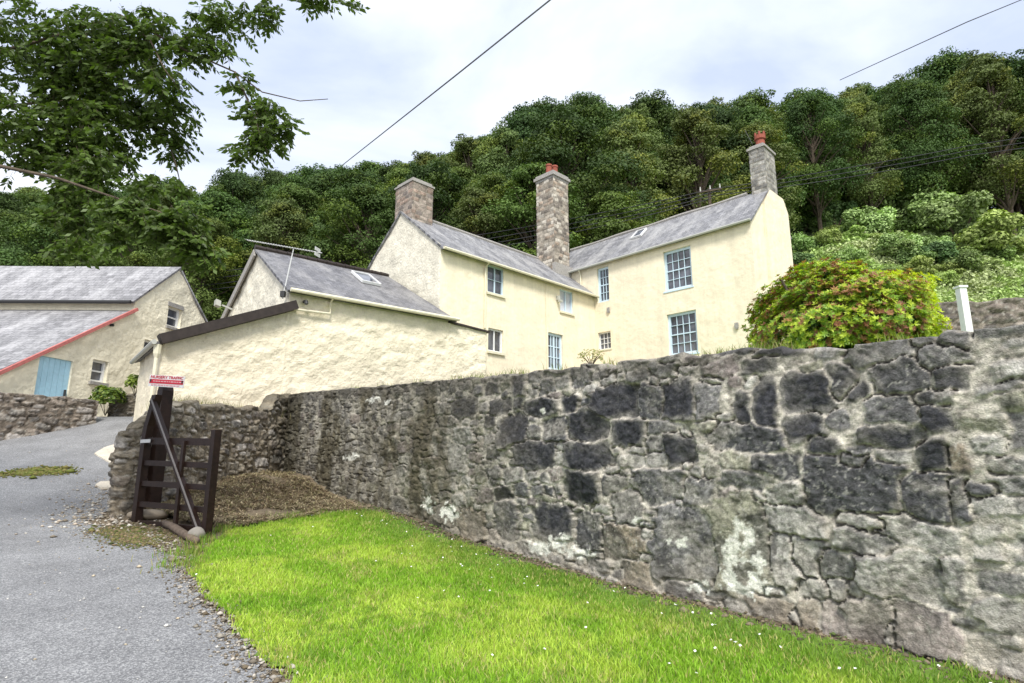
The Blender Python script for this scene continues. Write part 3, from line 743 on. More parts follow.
mb = MB(); q = C0 + U * 2.1 + Vv * .5; mb.tube([p3(q, 14.7), p3(q + Vv * .25, 15.45)], .012, 5); mb.build('aerial_rod', 'dark_metal', ch)
# --- mid wing, front wall (faces -Vv), u from Pc along U
r2 = {'w1': (2.22, 3.07, 7.93, 9.02), 'w2': (2.28, 3.05, 5.71, 6.58), 'w3': (6.38, 7.24, 7.97, 8.95), 'door': (5.60, 6.52, 5.40, 6.94)}
parts = [wall_panel(Pc, U, -Vv, ML + .01, GZ - .6, lambda u: np.full(np.shape(u), 9.16), list(r2.values()), .013, .12, seed=16),
         wall_panel(Pc + Vv * 5.1, U, Vv, ML, GZ - .6, lambda u: np.full(np.shape(u), 9.16), [], .01, .4, seed=17)]
V, f = merge(parts); mesh_obj('wall', V, f, 'render', fh)
gt = lambda u: np.interp(u, [0, 2.5, 5.1], [9.2, 11.15, 9.14])
V, f = wall_panel(Pc, Vv, -U, 5.1, GZ - 1.5, gt, [], .03, .08, seed=18, scale=2.2); w_ = mesh_obj('gable_wall', V, f, 'white_render', fh)
w_['label'] = 'rougher whiter gable end'
rz = 11.22
roof('roof', fh, p3(Pc - Vv * .22 - U * .06, 9.02), p3(P0 - Vv * .22 + U * .3, 9.02), p3(Pc + Vv * 2.5 - U * .06, rz), p3(P0 + Vv * 2.5 + U * 1.5, rz), 'slate', seed=23)
roof('roof', fh, p3(Pc + Vv * 5.3 - U * .06, 9.0), p3(P0 + Vv * 5.3, 9.0), p3(Pc + Vv * 2.53 - U * .06, rz), p3(P0 + Vv * 2.53 + U * 0, rz), 'slate', seed=24)
mb = MB(); mb.tube([p3(Pc + Vv * 2.51 + U * t, rz + .02) for t in np.linspace(1.0, ML, 14)], .085, 8); mb.build('ridge_tiles', 'sill_stone', fh)
mb = MB(); mb.tube([p3(Pc - Vv * .27 + U * t, 9.0) for t in (-.08, 3, 6, ML - .05)], .055, 8); mb.build('gutter', 'cream_paint', fh)
mb = MB(); mb.tube([p3(Pc - Vv * .27 + U * 2.06, 8.98), p3(Pc - Vv * .06 + U * 2.06, 8.8), p3(Pc - Vv * .06 + U * 2.06, 6.5)], .04, 8); mb.build('downpipe', 'cream_paint', fh)
mb = MB(); mb.tube([p3(Pc - Vv * .04 + U * 5.45, 8.95), p3(Pc - Vv * .04 + U * 5.45, 5.2)], .014, 6); mb.build('cable', 'cream_paint', fh)
window(fh, Pc, U, -Vv, r2['w1'], 'blue_paint', 2, 2, False, recess=.05, bar=.016, fw=.055, casements=1, sill=('cream_paint', .09, .09))
window(fh, Pc, U, -Vv, r2['w2'], 'white_paint', 2, 1, False, recess=.08, fw=.06, casements=1, sill=('cream_paint', .09, .09))
window(fh, Pc, U, -Vv, r2['w3'], 'blue_paint', 2, 1, False, recess=.05, bar=.016, fw=.055, casements=1, sill=('cream_paint', .09, .09), pane='curtain')
dr_ = window(fh, Pc, U, -Vv, r2['door'], 'blue_paint', 4, 3, False, recess=.09, fw=.10, bar=.035, casements=2, name='french_door')
mb = MB(); q = Pc + U * 6.05 - Vv * .18; mb.box3(p3(q, 6.1), p3(U * .02, 0), p3(-Vv * .05, 0), (0, 0, .14)); mb.build('handle', 'metal', dr_)
mb = MB(); q = Pc + U * 6.12 - Vv * .02; mb.box3(p3(q, 8.38), p3(U * .12, 0), p3(-Vv * .12, 0), (0, 0, .18)); mb.box3(p3(q + U * .0 - Vv * .10, 8.28), p3(U * .16, 0), p3(-Vv * .12, 0), (0, 0, .09)); mb.build('wall_lamp', 'grey_plastic', fh)
chimney(fh, Pc + Vv * 1.98 + U * .09, U, Vv, .98, 1.12, 10.35, 12.35, [(.05, .07), (-.03, .12)], [], [(.27, .22, .18), (.36, .30, .25), (.20, .17, .15), (.32, .24, .19)], 33)
cx = np.array([2.02, 27.25])
ch = chimney(fh, cx - U * .58 - Vv * .5, U, Vv, 1.08, 1.08, 9.6, 15.1, [(.03, .12), (.10, .14), (.03, .12)], [(-.22, 0, .16, .6, 'plain'), (.22, 0, .16, .7, 'plain')], stonec, 35)
# lead and stone flashing at the chimney foot
mb = MB(); mb.box3(p3(cx - U * .75 - Vv * .72, 9.9), p3(U * 1.6, 0), p3(Vv * .2, 0), (0, 0, .85)); mb.build('flashing', 'sill_stone', ch)

# ================================================================== OUTBUILDING
az = R(38.8); Uo = np.array([math.cos(az), math.sin(az)]); Vo = np.array([-Uo[1], Uo[0]]); O = np.array([-6.15, 15.96])
ob = empty('outbuilding', p3(O, 2.8), 'low cream outbuilding with rough lumpy wall and slate roof against the farmhouse gable', 'outbuilding')
V, f = merge([wall_panel(O, Uo, -Vo, 5.22, 2.2, lambda u: np.full(np.shape(u), 6.36), [], .055, .05, seed=41, scale=2.6, uoff=3),
              wall_panel(O + Uo * 5.22, Uo, -Vo, 1.55, 2.2, lambda u: np.interp(u, [0, 1.55], [6.24, 6.12]), [], .055, .05, seed=41, scale=2.6, uoff=8.22),
              wall_panel(O - Uo * 2.9, Uo, -Vo, 2.9, 2.2, lambda u: np.interp(u, [0, 3.05], [4.50, 5.80]), [], .055, .05, seed=41, scale=2.6, uoff=.1),
              wall_panel(O - Uo * 2.9, Vo, -Uo, 3.4, 2.2, lambda u: np.full(np.shape(u), 4.50), [], .04, .08, seed=43, scale=2.2)])
mesh_obj('wall', V, f, 'rough_render', ob)
V, f = wall_panel(O, Vo, -Uo, 7.3, 2.2, lambda u: np.interp(u, [0, 3.49, 7.3], [6.40, 8.47, 6.75]), [], .045, .07, seed=42, scale=2.4)
w_ = mesh_obj('gable_wall', V, f, 'white_render', ob); w_['label'] = 'whiter rough gable end'
roof('roof', ob, p3(O - Vo * .20 - Uo * .10, 6.30), p3(O - Vo * .20 + Uo * 5.42, 6.30), p3(O + Vo * 3.5 - Uo * .10, 8.56), p3(O + Vo * 3.5 + Uo * 4.72, 8.56), 'dark_slate', seed=45, amp=.03)
roof('roof', ob, p3(O + Vo * 7.4 - Uo * .10, 6.75), p3(O + Vo * 7.4 + Uo * 4.3, 6.75), p3(O + Vo * 3.53 - Uo * .10, 8.56), p3(O + Vo * 3.53 + Uo * 4.72, 8.56), 'dark_slate', seed=46)
mb = MB()
for i in range(14):
    t0 = -.1 + i * .345; mb.tube([p3(O + Vo * 3.51 + Uo * t0, 8.60), p3(O + Vo * 3.51 + Uo * (t0 + .335), 8.60)], [.10, .085], 8)
mb.build('ridge_tiles', 'dark_metal' if False else 'fascia', ob)
mb = MB(); mb.tube([p3(O - Vo * .26 + Uo * t, 6.30) for t in (-.05, 2, 5.45)], .06, 8); mb.build('gutter', 'cream_paint', ob)
mb = MB(); mb.tube([p3(O - Vo * .26 + Uo * 1.15, 6.26), p3(O - Vo * .10 + Uo * 1.15, 6.16), p3(O - Vo * .10 + Uo * 1.15, 5.84), p3(O - Vo * .10 - Uo * .0, 5.80)], .034, 8); mb.build('downpipe', 'cream_paint', ob)
mb = MB(); mb.tube([p3(O - Vo * .02 + Uo * .42, 6.08), p3(O - Vo * .18 + Uo * .42, 6.06), p3(O - Vo * .2 + Uo * .42, 5.98)], .05, 7); mb.build('overflow_pipe', 'dark_metal', ob)
mb = MB(); mb.beam(p3(O + Vo * 3.5 - Uo * .10, 8.42), p3(O + Vo * 7.45 - Uo * .10, 6.62), .06, .26); mb.build('bargeboard', 'sill_stone', ob)
mb = MB(); mb.beam(p3(O - Uo * 2.98 - Vo * .10, 4.54), p3(O + Uo * .16 - Vo * .10, 5.92), .34, .24); mb.build('coping', 'fascia', ob)
roof('lean_to_roof', ob, p3(O - Uo * 3.05 - Vo * .0, 4.50), p3(O - Uo * 3.05 + Vo * 3.5, 4.50), p3(O + Uo * -.02 - Vo * .0, 5.80), p3(O + Uo * -.02 + Vo * 3.5, 5.80), 'dark_slate', seed=47)
mb = MB(); mb.tube([p3(O - Uo * 3.10 - Vo * .2, 4.46), p3(O - Uo * 3.10 + Vo * 3.5, 4.46)], .06, 8); mb.build('gutter', 'grey_plastic', ob)
mb = MB(); q = O - Uo * 3.0 - Vo * .08; mb.tube([p3(q, 4.42), p3(q, 2.3)], .045, 8); mb.tube([p3(q, 4.42), p3(q, 4.2), p3(q, 4.1)], [.09, .08, .045], 8); mb.build('downpipe', 'cream_paint', ob)
mb = MB(); mb.box3(p3(O + Uo * 5.2 - Vo * .08, 6.20), p3(Uo * 1.65, -.12), p3(Vo * .4, 0), (0, 0, .06)); mb.build('wall_cap', 'fascia', ob)
# roof light
def oroof(u, f_): return p3(O + Vo * (-.2 + 3.7 * f_) + Uo * u, 6.30 + 2.26 * f_)
skylight(ob, oroof(3.0, .58), oroof(3.65, .58), oroof(3.65, .84), oroof(3.0, .84))
# flood lamp on the gable
mb = MB(); q = O + Vo * 5.9 - Uo * .05; mb.beam(p3(q, 7.0), p3(q - Uo * .35, 7.1), .05, .05); mb.box3(p3(q - Uo * .40 - Vo * .1, 7.02), p3(-Uo * .16, .05), p3(Vo * .3, 0), (0, 0, .2)); mb.build('flood_lamp', 'grey_plastic', ob)
# television aerial: rests on the gable, a thing of its own
ta = empty('television_aerial', p3(O + Vo * .12 - Uo * .12, 6.35), 'long television aerial with many rods on a mast at the outbuilding roof corner', 'aerial')
base = O + Vo * .10 - Uo * .14
mb = MB(); mb.tube([p3(base, 6.1), at(293.5, 249, 16.08)], .016, 6); mb.build('mast', 'metal', ta)
mb = MB(); mb.box3(p3(base - .06, 6.15), (.12, 0, 0), (0, .12, 0), (0, 0, .16)); mb.build('bracket', 'dark_metal', ta)
aL = at(247, 240, 16.4); aR = at(322, 253, 15.7)
mb = MB(); mb.tube([aL, aR], .013, 6); bm = mb.build('boom', 'metal', ta)
mb = MB(); dv_ = (aR - aL); side = np.cross(dv_, (0, 0, 1)); side /= np.linalg.norm(side)
for i in range(26):
    p = aL + dv_ * i / 28; mb.tube([p - side * .10, p + side * .10], .005, 4)
mb.build('rods', 'metal', ta)
mb = MB(); q = aR - dv_ * .06; mb.box3(q - side * .12 - np.array([0, 0, .12]), side * .24, dv_ * .006, (0, 0, .10)); mb.box3(q - side * .12 + np.array([0, 0, .03]), side * .24, dv_ * .006, (0, 0, .10)); mb.build('reflector', 'metal', ta)

# ================================================================== BARN
az = R(80); Ab = np.array([math.cos(az), math.sin(az)]); Bb = np.array([-.9998, -.015]); B0 = np.array([-13.0, 20.0])
bn = empty('barn', p3(B0, 3.0), 'cream barn with lilac slate roofs and blue door at the far left', 'barn')
bh = [(4.32 + 1.55, 4.32 + 2.25, 6.66, 7.40), (4.32 - 1.34, 4.32 - .74, 4.20, 4.90), (4.32 + .62, 4.32 + 1.25, 5.25, 5.95), (4.32 - 3.1, 4.32 - 2.03, 2.6, 4.70)]
bt = lambda u: np.interp(u, [0, 4.315, 4.325, 4.32 + 1.85, 4.32 + 3.8], [3.95, 6.76, 7.16, 8.93, 7.10])
S0 = B0 - Ab * 4.32
V, f = merge([wall_panel(S0, Ab, -Bb, 8.12, 2.0, bt, bh, .04, .08, seed=51, scale=1.8),
              wall_panel(B0, Bb, -Ab, 14, 6.0, lambda u: np.full(np.shape(u), 7.14), [], .01, .3, seed=52),
              wall_panel(B0 + Ab * 3.8, Bb, Ab, 14, 2.0, lambda u: np.full(np.shape(u), 7.14), [], .01, .5, seed=53),
              wall_panel(S0, Bb, -Ab, 14, 1.5, lambda u: np.full(np.shape(u), 3.9), [], .02, .4, seed=54)])
mesh_obj('wall', V, f, 'barn_render', bn)
roof('roof', bn, p3(B0 - Ab * .2 - Bb * .08, 7.10), p3(B0 - Ab * .2 + Bb * 14, 7.10), p3(B0 + Ab * 1.85 - Bb * .08, 9.02), p3(B0 + Ab * 1.85 + Bb * 14, 9.02), 'barn_slate', seed=55)
roof('roof', bn, p3(B0 + Ab * 4.0 - Bb * .04, 7.02), p3(B0 + Ab * 4.0 + Bb * 14, 7.02), p3(B0 + Ab * 1.87 - Bb * .04, 9.02), p3(B0 + Ab * 1.87 + Bb * 14, 9.02), 'barn_slate', seed=56)
roof('lean_to_roof', bn, p3(B0 - Ab * 4.5 - Bb * .05, 3.92), p3(B0 - Ab * 4.5 + Bb * 14, 3.92), p3(B0 - Ab * .03 - Bb * .05, 6.82), p3(B0 - Ab * .03 + Bb * 14, 6.82), 'barn_slate', seed=57)
mb = MB(); mb.tube([p3(B0 - Ab * .26 + Bb * t, 7.06) for t in (-.05, 14)], .065, 8); mb.build('gutter', 'dark_metal', bn)
mb = MB(); mb.beam(p3(B0 - Ab * 4.5 - Bb * .12, 3.86), p3(B0 - Ab * .02 - Bb * .12, 6.86), .08, .10); mb.build('verge_board', 'red_paint', bn)
for h, kw in zip(bh[:3], ({'lintel': 'sill_stone'}, {}, {})):
    window(bn, S0, Ab, -Bb, h, 'white_paint', 1, 2, False, recess=.10, fw=.07, bar=.05, sill=('sill_stone', .10, .08), **kw)
h = bh[3]; q = S0 + Ab * h[0] + Bb * .10; mb = MB()
for i in range(6): mb.box3(p3(q + Ab * (i * (h[1] - h[0]) / 6 + .004), h[2]), p3(Ab * ((h[1] - h[0]) / 6 - .010), 0), p3(-Bb * .05, 0), (0, 0, h[3] - h[2]))
mb.box3(p3(q + Bb * .012, h[2]), p3(Ab * (h[1] - h[0]), 0), p3(-Bb * .03, 0), (0, 0, h[3] - h[2]))
dd_ = mb.build('door', 'door_blue', bn)
mb = MB(); q2 = q + Ab * .95 - Bb * .06; mb.box3(p3(q2, 3.6), p3(Ab * .03, 0), p3(-Bb * .05, 0), (0, 0, .22)); mb.build('handle', 'dark_metal', dd_)
mb = MB(); mb.tube([p3(B0 + Bb * (-.02) - Ab * .9, 6.1), p3(B0 - Bb * .12 - Ab * .9, 6.1)], .05, 6); mb.build('vent', 'dark_metal', bn)

# ------------------------------------------------------------------ GATE
gp = lambda x, y, t: at(x, y, 9.0 + (7.9 - 9.0) * t)   # t: 0 hinge .. 1 latch
GH = at(136, 525, 9.0); GLt = at(206, 537, 7.9)
gd = GLt[:2] - GH[:2]; gL = np.linalg.norm(gd); gd = gd / gL; gd3 = p3(gd, 0); gn = np.array([gd[1], -gd[0]]); gn3 = p3(gn, 0)
gate = empty('gate', GH, 'dark brown timber field gate standing open beside the drive', 'gate')
def gpt(u, x, y):
    """point of the gate plane at fraction u of the leaf, at photo height y"""
    p = GH[:2] + gd * gL * u; return p
def zat(p, x, y):
    r = ray(x, y); return CZ + (r[2] / r[1]) * p[1]
hx = GH[:2]; lx = GH[:2] + gd * gL
zt_h, zt_l = zat(hx, 136, 441), zat(lx, 211, 442)
zb_h, zb_l = zat(hx, 134, 523), zat(lx, 204, 531)
ltop = zat(lx, 216, 430); lbot = zat(lx, 206, 539)
mb = MB(); mb.box3(p3(lx - gd * .05, lbot) - gn3 * .045, gd3 * .10, gn3 * .09, (0, 0, ltop - lbot)); mb.build('latch_stile', 'gate_timber', gate)
htop = zat(hx, 150, 396)
mb = MB()
cur = [(0, GH[2] - .0), (0, zt_h + .05), (.03, zt_h + .22), (.09, zt_h + .38), (.17, htop)]
for (a, z), (b, z2) in zip(cur[:-1], cur[1:]):
    mb.box3(p3(hx + gd * (a - .06), z) - gn3 * .05, gd3 * .12, gn3 * .10, gd3 * (b - a) + np.array([0, 0, z2 - z + .002]))
mb.build('hinge_stile', 'gate_timber', gate)
for i, fr in enumerate((0, .27, .52, .77, 1.0)):
    a = zt_h * (1 - fr) + zb_h * fr; b = zt_l * (1 - fr) + zb_l * fr; hgt = .095 if i in (0, 4) else .072
    mb = MB(); mb.box3(p3(hx + gd * .05, a - hgt / 2) - gn3 * .025, gd3 * (gL - .10) + np.array([0, 0, b - a]), gn3 * .05, (0, 0, hgt)); mb.build('rail', 'gate_timber', gate)
mb = MB(); um = .63; pz = lambda u, k: (zt_h * (1 - u) + zt_l * u) if k else (zb_h * (1 - u) + zb_l * u)
mb.box3(p3(hx + gd * (gL * um - .035), pz(um, 0) - .05) + gn3 * .028, gd3 * .07, gn3 * .035, (0, 0, pz(um, 1) - pz(um, 0) + .06)); mb.build('upright', 'gate_timber', gate)
mb = MB(); a = p3(hx + gd * .16, htop - .08) + gn3 * .05; b = p3(lx - gd * .10, pz(1, 0) + .02) + gn3 * .05
mb.beam(a, b, .05, .075, up=gn3); br_ = mb.build('brace', 'gate_timber', gate)
mb = MB(); mb.beam(a + np.array([0, 0, .02]) + gd3 * .02 + gn3 * .035, b + np.array([0, 0, .02]) + gd3 * .02 + gn3 * .035, .012, .020, up=gn3); mb.build('edge_highlight', 'lit_edge', br_)  # pale strip added as a painted highlight along the brace
mb = MB(); mb.box3(p3(hx - gd * .05, zt_h - .03) + gn3 * .051, gd3 * .30, gn3 * .008, (0, 0, .05)); mb.tube([p3(hx - gd * .06, zt_h - .06) + gn3 * .03, p3(hx - gd * .06, zt_h + .07) + gn3 * .03], .02, 6); mb.build('hinge', 'metal', gate)
mb = MB(); mb.box3(p3(lx - gd * .051, ltop) - gn3 * .046, gd3 * .102, gn3 * .092, (0, 0, .015)); mb.build('cap', 'old_timber', gate)

# post
pc_ = at(152, 507, 9.75); ptop = at(160, 385, 9.75)[2]
post = empty('gate_post', pc_, 'tall dark brown square gate post with rounded top behind the gate', 'post')
w = .175
mb = MB(); pa = gd3; pb = gn3; b0 = p3(pc_[:2], H(pc_[0], pc_[1]) - .1)
mb.box3(b0 - pa * w / 2 - pb * w / 2, pa * w, pb * w, (0, 0, ptop - b0[2] - .10))
k = 7; prof = [(-w / 2 + w * i / (k - 1), ptop - .10 + .09 * math.sqrt(max(0, 1 - (2 * i / (k - 1) - 1) ** 2)) + .001) for i in range(k)]
vv = []; 
for (o_, z) in prof: vv += [p3(pc_[:2], z) + pa * o_ - pb * w / 2, p3(pc_[:2], z) + pa * o_ + pb * w / 2]
mb.add(vv, [(2 * i, 2 * i + 2, 2 * i + 3, 2 * i + 1) for i in range(k - 1)] + [tuple(range(0, 2 * k, 2))[::-1], tuple(range(1, 2 * k, 2))])
mb.build('shaft', 'gate_timber', post)
# sign
sy = 9.55
sl, sr = at(148, 374.5, sy), at(183, 376.5, sy); slb = at(148, 386, sy)
sx = sr - sl; sw_ = np.linalg.norm(sx); sxn = sx / sw_; sup = sl - slb; sup = sup - sxn * np.dot(sup, sxn); sh = np.linalg.norm(sup); supn = sup / sh
snn = np.cross(sxn, supn)
if snn[1] > 0: snn = -snn
sign = empty('sign', slb, 'small white and red traffic notice fixed on top of the gate post', 'sign')
mb = MB(); mb.box3(slb, sxn * sw_, supn * sh, -snn * .012); mb.build('board', 'sign_white', sign)
mb = MB(); mb.box3(slb + supn * sh * .27 + sxn * .012 + snn * .001, sxn * (sw_ - .024), supn * sh * .36, snn * .004); mb.build('red_band', 'sign_red', sign)
for u in (.035, .93):
    mb = MB(); mb.box3(slb + supn * sh * .38 + sxn * sw_ * u + snn * .006, sxn * .022, supn * .045, snn * .004); mb.build('bolt', 'dark_metal', sign)
def text(body, pos, size, m, parent, name, width=None):
    cu = bpy.data.curves.new(name, 'FONT'); cu.body = body; cu.size = size; cu.extrude = .0015; cu.align_x = 'CENTER'; cu.align_y = 'CENTER'; cu.offset = .0012
    o = bpy.data.objects.new(name, cu); col.objects.link(o)
    bpy.context.view_layer.update()
    me = bpy.data.meshes.new_from_object(o.evaluated_get(bpy.context.evaluated_depsgraph_get()))
    bpy.data.objects.remove(o)
    xs_ = [v.co.x for v in me.vertices]; k = width / (max(xs_) - min(xs_)) if width else 1
    M = Matrix(((sxn[0] * k, supn[0], snn[0], pos[0]), (sxn[1] * k, supn[1], snn[1], pos[1]), (sxn[2] * k, supn[2], snn[2], pos[2]), (0, 0, 0, 1)))
    me.transform(M); me.materials.clear(); me.materials.append(MATS[m])
    o = bpy.data.objects.new(name, me); col.objects.link(o); o.parent = parent
    me.transform(Matrix.Translation(parent.location).inverted()); return o
text('NURSERY TRAFFIC', slb + sxn * sw_ * .5 + supn * sh * .82 + snn * .004, sh * .34, 'sign_red', sign, 'lettering', sw_ * .92)
mb = MB(); rg = random.Random(3)
for row, (z_, h_) in enumerate(((.46, .09),)):
    u = .13
    while u < .86:
        l = rg.uniform(.03, .09); mb.box3(slb + supn * sh * (z_ - h_ / 2) + sxn * sw_ * u + snn * .006, sxn * sw_ * l, supn * sh * h_, snn * .003); u += l + .02
mb.build('small_print', 'sign_pink', sign)
mb = MB(); u = .08
while u < .9:
    l = rg.uniform(.03, .10); mb.box3(slb + supn * sh * .08 + sxn * sw_ * u + snn * .002, sxn * sw_ * l, supn * sh * .11, snn * .003); u += l + .02
mb.build('small_print', 'sign_pink', sign)

# concrete apron + slab, kerb timber, round stone
def ground_poly(name, px, th, m, dz=0.0, label=None, cat=None, kind=None, sub=6):
    pts = []
    for (x, y) in px:
        r = ray(x, y); t = 3.0
        for _ in range(4000):
            p = np.array([0, 0, CZ]) + r * t
            if p[2] < float(H(p[0], p[1])): break
            t += .01
        pts.append(p)
    mb = MB(); n = len(pts); top = [p + np.array([0, 0, dz + th]) for p in pts]; bot = [p - np.array([0, 0, .12]) for p in pts]
    c = sum(top) / n
    mb.add(top + bot + [c], [(i, (i + 1) % n, 2 * n) for i in range(n)] + [(i, n + i, n + (i + 1) % n, (i + 1) % n) for i in range(n)])
    o = mb.build(name, m)
    if kind: tag(o, kind=kind)
    else: tag(o, label, cat)
    return o
ground_poly('concrete_apron', [(94, 455), (104, 449), (118, 444.5), (134, 442), (150, 443), (152, 470), (136, 472), (118, 468), (106, 462)], .04, 'concrete', kind='structure')
ground_poly('stone_slab', [(95, 487), (100, 484), (120, 482.5), (133, 484), (134, 489), (118, 490.5), (100, 490)], .05, 'concrete', label='flat pale slab lying on the drive edge left of the rubble wall end', cat='slab')
a = at(163, 531, 8.6); b = at(196, 551, 7.45)
a[2] = H(a[0], a[1]) + .05; b[2] = H(b[0], b[1]) + .05
mb = MB(); d_ = b - a; sd = np.cross(d_, (0, 0, 1)); sd /= np.linalg.norm(sd)
mb.tube([a, a * .7 + b * .3 + np.array([0, 0, .015]), a * .35 + b * .65, b], [.04, .05, .05, .04], 9); o = mb.build('timber_log', 'old_timber', smooth=True)
tag(o, 'weathered short log lying on the ground under the gate', 'log')
import bmesh
def rock(name, c, r, sq, colr, seed):
    bm_ = bmesh.new(); bmesh.ops.create_icosphere(bm_, subdivisions=3, radius=1)
    V = np.array([v.co[:] for v in bm_.verts]); f = [tuple(v.index for v in q.verts) for q in bm_.faces]; bm_.free()
    k = 1 + (fbm(V[:, 0] * 1.3 + seed, V[:, 1] * 1.3 + V[:, 2], seed) - .5) * .35
    V = V * k[:, None] * np.array(r) + np.array(c)
    return mesh_obj(name, V, f, 'pebble', smooth=True, colr=np.tile(np.array(colr), (len(V), 1)) * (.75 + .5 * fbm(V[:, 0] * 20, V[:, 1] * 20 + V[:, 2] * 20, seed))[:, None])
q = at(196, 539, 7.72); q[2] = H(q[0], q[1]) + .07
tag(rock('round_stone', q, (.10, .09, .09), 1, (.27, .245, .21), 5), 'rounded pale stone propping the free end of the gate', 'stone')
q = at(148, 511, 9.2); q[2] = H(q[0], q[1]) + .06
tag(rock('flat_rock', q, (.30, .18, .08), 1, (.28, .23, .17), 8), 'flat brown rock lying at the foot of the gate post', 'stone')

# ------------------------------------------------------------------ small scattered stuff
def quads_mesh(name, C, A, B, colr, m, parent=None, bend=None):
    """leaves as rhombus quads: centre C, half-length vector A, half-width vector B"""
    n = len(C); V = np.empty((n, 4, 3)); V[:, 0] = C - A; V[:, 1] = C + B - A * .05; V[:, 2] = C + A; V[:, 3] = C - B - A * .05
    if bend is not None: V[:, 0] += bend; V[:, 2] += bend
    F_ = np.arange(n * 4).reshape(n, 4)
    return mesh_obj(name, V.reshape(-1, 3), F_, m, parent, colr=np.repeat(colr, 4, axis=0))
def rnd_unit(n, rg):
    v = rg.normal(size=(n, 3)); return v / np.linalg.norm(v, axis=1)[:, None]
def frames(N, rg):
    t = rnd_unit(len(N), rg); A = np.cross(N, t); A /= np.linalg.norm(A, axis=1)[:, None] + 1e-9; B = np.cross(N, A); return A, B

def blades(name, X, Y, Z, hgt, wid, colr, m, lean=.5, rg=rng, label=None):
    n = len(X); ang = rg.uniform(0, 2 * np.pi, n); dx = np.cos(ang); dy = np.sin(ang); ln = rg.uniform(.1, 1, n) * lean * hgt
    la = rg.uniform(0, 2 * np.pi, n); lx_ = np.cos(la) * ln; ly_ = np.sin(la) * ln
    V = np.empty((n, 5, 3)); w = wid / 2
    V[:, 0] = np.stack([X - dx * w, Y - dy * w, Z], -1); V[:, 1] = np.stack([X + dx * w, Y + dy * w, Z], -1)
    V[:, 2] = np.stack([X + dx * w * .8 + lx_ * .35, Y + dy * w * .8 + ly_ * .35, Z + hgt * .6], -1); V[:, 3] = np.stack([X - dx * w * .8 + lx_ * .35, Y - dy * w * .8 + ly_ * .35, Z + hgt * .6], -1)
    V[:, 4] = np.stack([X + lx_, Y + ly_, Z + hgt], -1)
    i = np.arange(n)[:, None] * 5
    F3 = np.concatenate([i + np.array([[0, 1, 2]]), i + np.array([[0, 2, 3]]), i + np.array([[3, 2, 4]])])
    return mesh_obj(name, V.reshape(-1, 3), F3, m, colr=np.repeat(colr, 5, axis=0))

# lawn grass
n = 420000
gx = rng.uniform(-4.2, 4.2, n); gy = 10.0 * rng.uniform(.0, 1, n) ** 1.0
gy = 2.0 + rng.uniform(0, 1, n) ** 1.25 * 8.2
wx = (fbm(gx * 2.2, gy * 2.2, 3) - .5) * .2; wy = (fbm(gx * 2.2 + 9, gy * 2.2, 4) - .5) * .2
k = inside(LAWN, gx + wx + rng.normal(0, .03, n), gy + wy + rng.normal(0, .03, n)); pxv = 512 + F * gx / (gy * CT); k &= (pxv < 1100)
gx, gy = gx[k], gy[k]; n = len(gx)
patch = fbm(gx * 1.1, gy * 1.1, 201, 4); fine = fbm(gx * 6, gy * 6, 202, 3)
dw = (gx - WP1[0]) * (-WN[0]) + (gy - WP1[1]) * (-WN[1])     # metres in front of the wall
thin = sst(1.0, .15, dw) * .92 * sst(.30, .52, fbm(gx * 1.7, gy * 1.7, 205, 3))
k = rng.uniform(0, 1, n) > thin; gx, gy, patch, fine, dw = gx[k], gy[k], patch[k], fine[k], dw[k]; n = len(gx)
base = np.array([.27, .46, .04]); lite = np.array([.44, .58, .085]); drk = np.array([.15, .30, .025]); dry = np.array([.48, .46, .17])
t1 = sst(.38, .62, patch)[:, None]; C = base * (1 - t1) + lite * t1
t2 = (sst(.55, .72, fine) * .6)[:, None]; C = C * (1 - t2) + drk * t2
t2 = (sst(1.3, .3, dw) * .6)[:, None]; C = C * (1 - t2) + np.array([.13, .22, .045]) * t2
t3 = (rng.uniform(0, 1, n) < .13 + .25 * (sst(.6, .75, fbm(gx * 2.5, gy * 2.5, 206)))).astype(float)[:, None]; C = C * (1 - t3) + dry * t3
C = C * rng.uniform(.75, 1.25, n)[:, None]
hg = (.022 + .034 * rng.uniform(0, 1, n) ** 1.5) * (.7 + .8 * fbm(gx * 3, gy * 3, 207)) ; hg *= 1 + .0 * gx
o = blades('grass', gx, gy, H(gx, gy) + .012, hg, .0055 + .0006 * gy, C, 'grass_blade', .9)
tag(o, 'bright short lawn grass between the drive and the stone wall', 'grass', kind='stuff')
# daisies and clover heads
n = 420; x = rng.uniform(-3.2, 3.4, n); y = rng.uniform(3, 9.5, n); dwn = (x - WP1[0]) * (-WN[0]) + (y - WP1[1]) * (-WN[1])
k = inside(LAWN, x, y) & (rng.uniform(0, 1, n) < np.exp(-((dwn - .7) / 1.0) ** 2) * .8 + .06); x, y = x[k], y[k]; n = len(x)
Cn = np.stack([x, y, H(x, y) + rng.uniform(.05, .07, n)], -1); N = rnd_unit(n, rng) * .4 + np.array([0, -.3, 1]); N /= np.linalg.norm(N, axis=1)[:, None]; A, B = frames(N, rng)
o = quads_mesh('daisies', Cn, A * .011, B * .011, np.tile([.8, .8, .74], (n, 1)), 'pebble'); tag(o, 'scattered tiny white daisies in the lawn near the wall foot', 'flowers', kind='stuff')

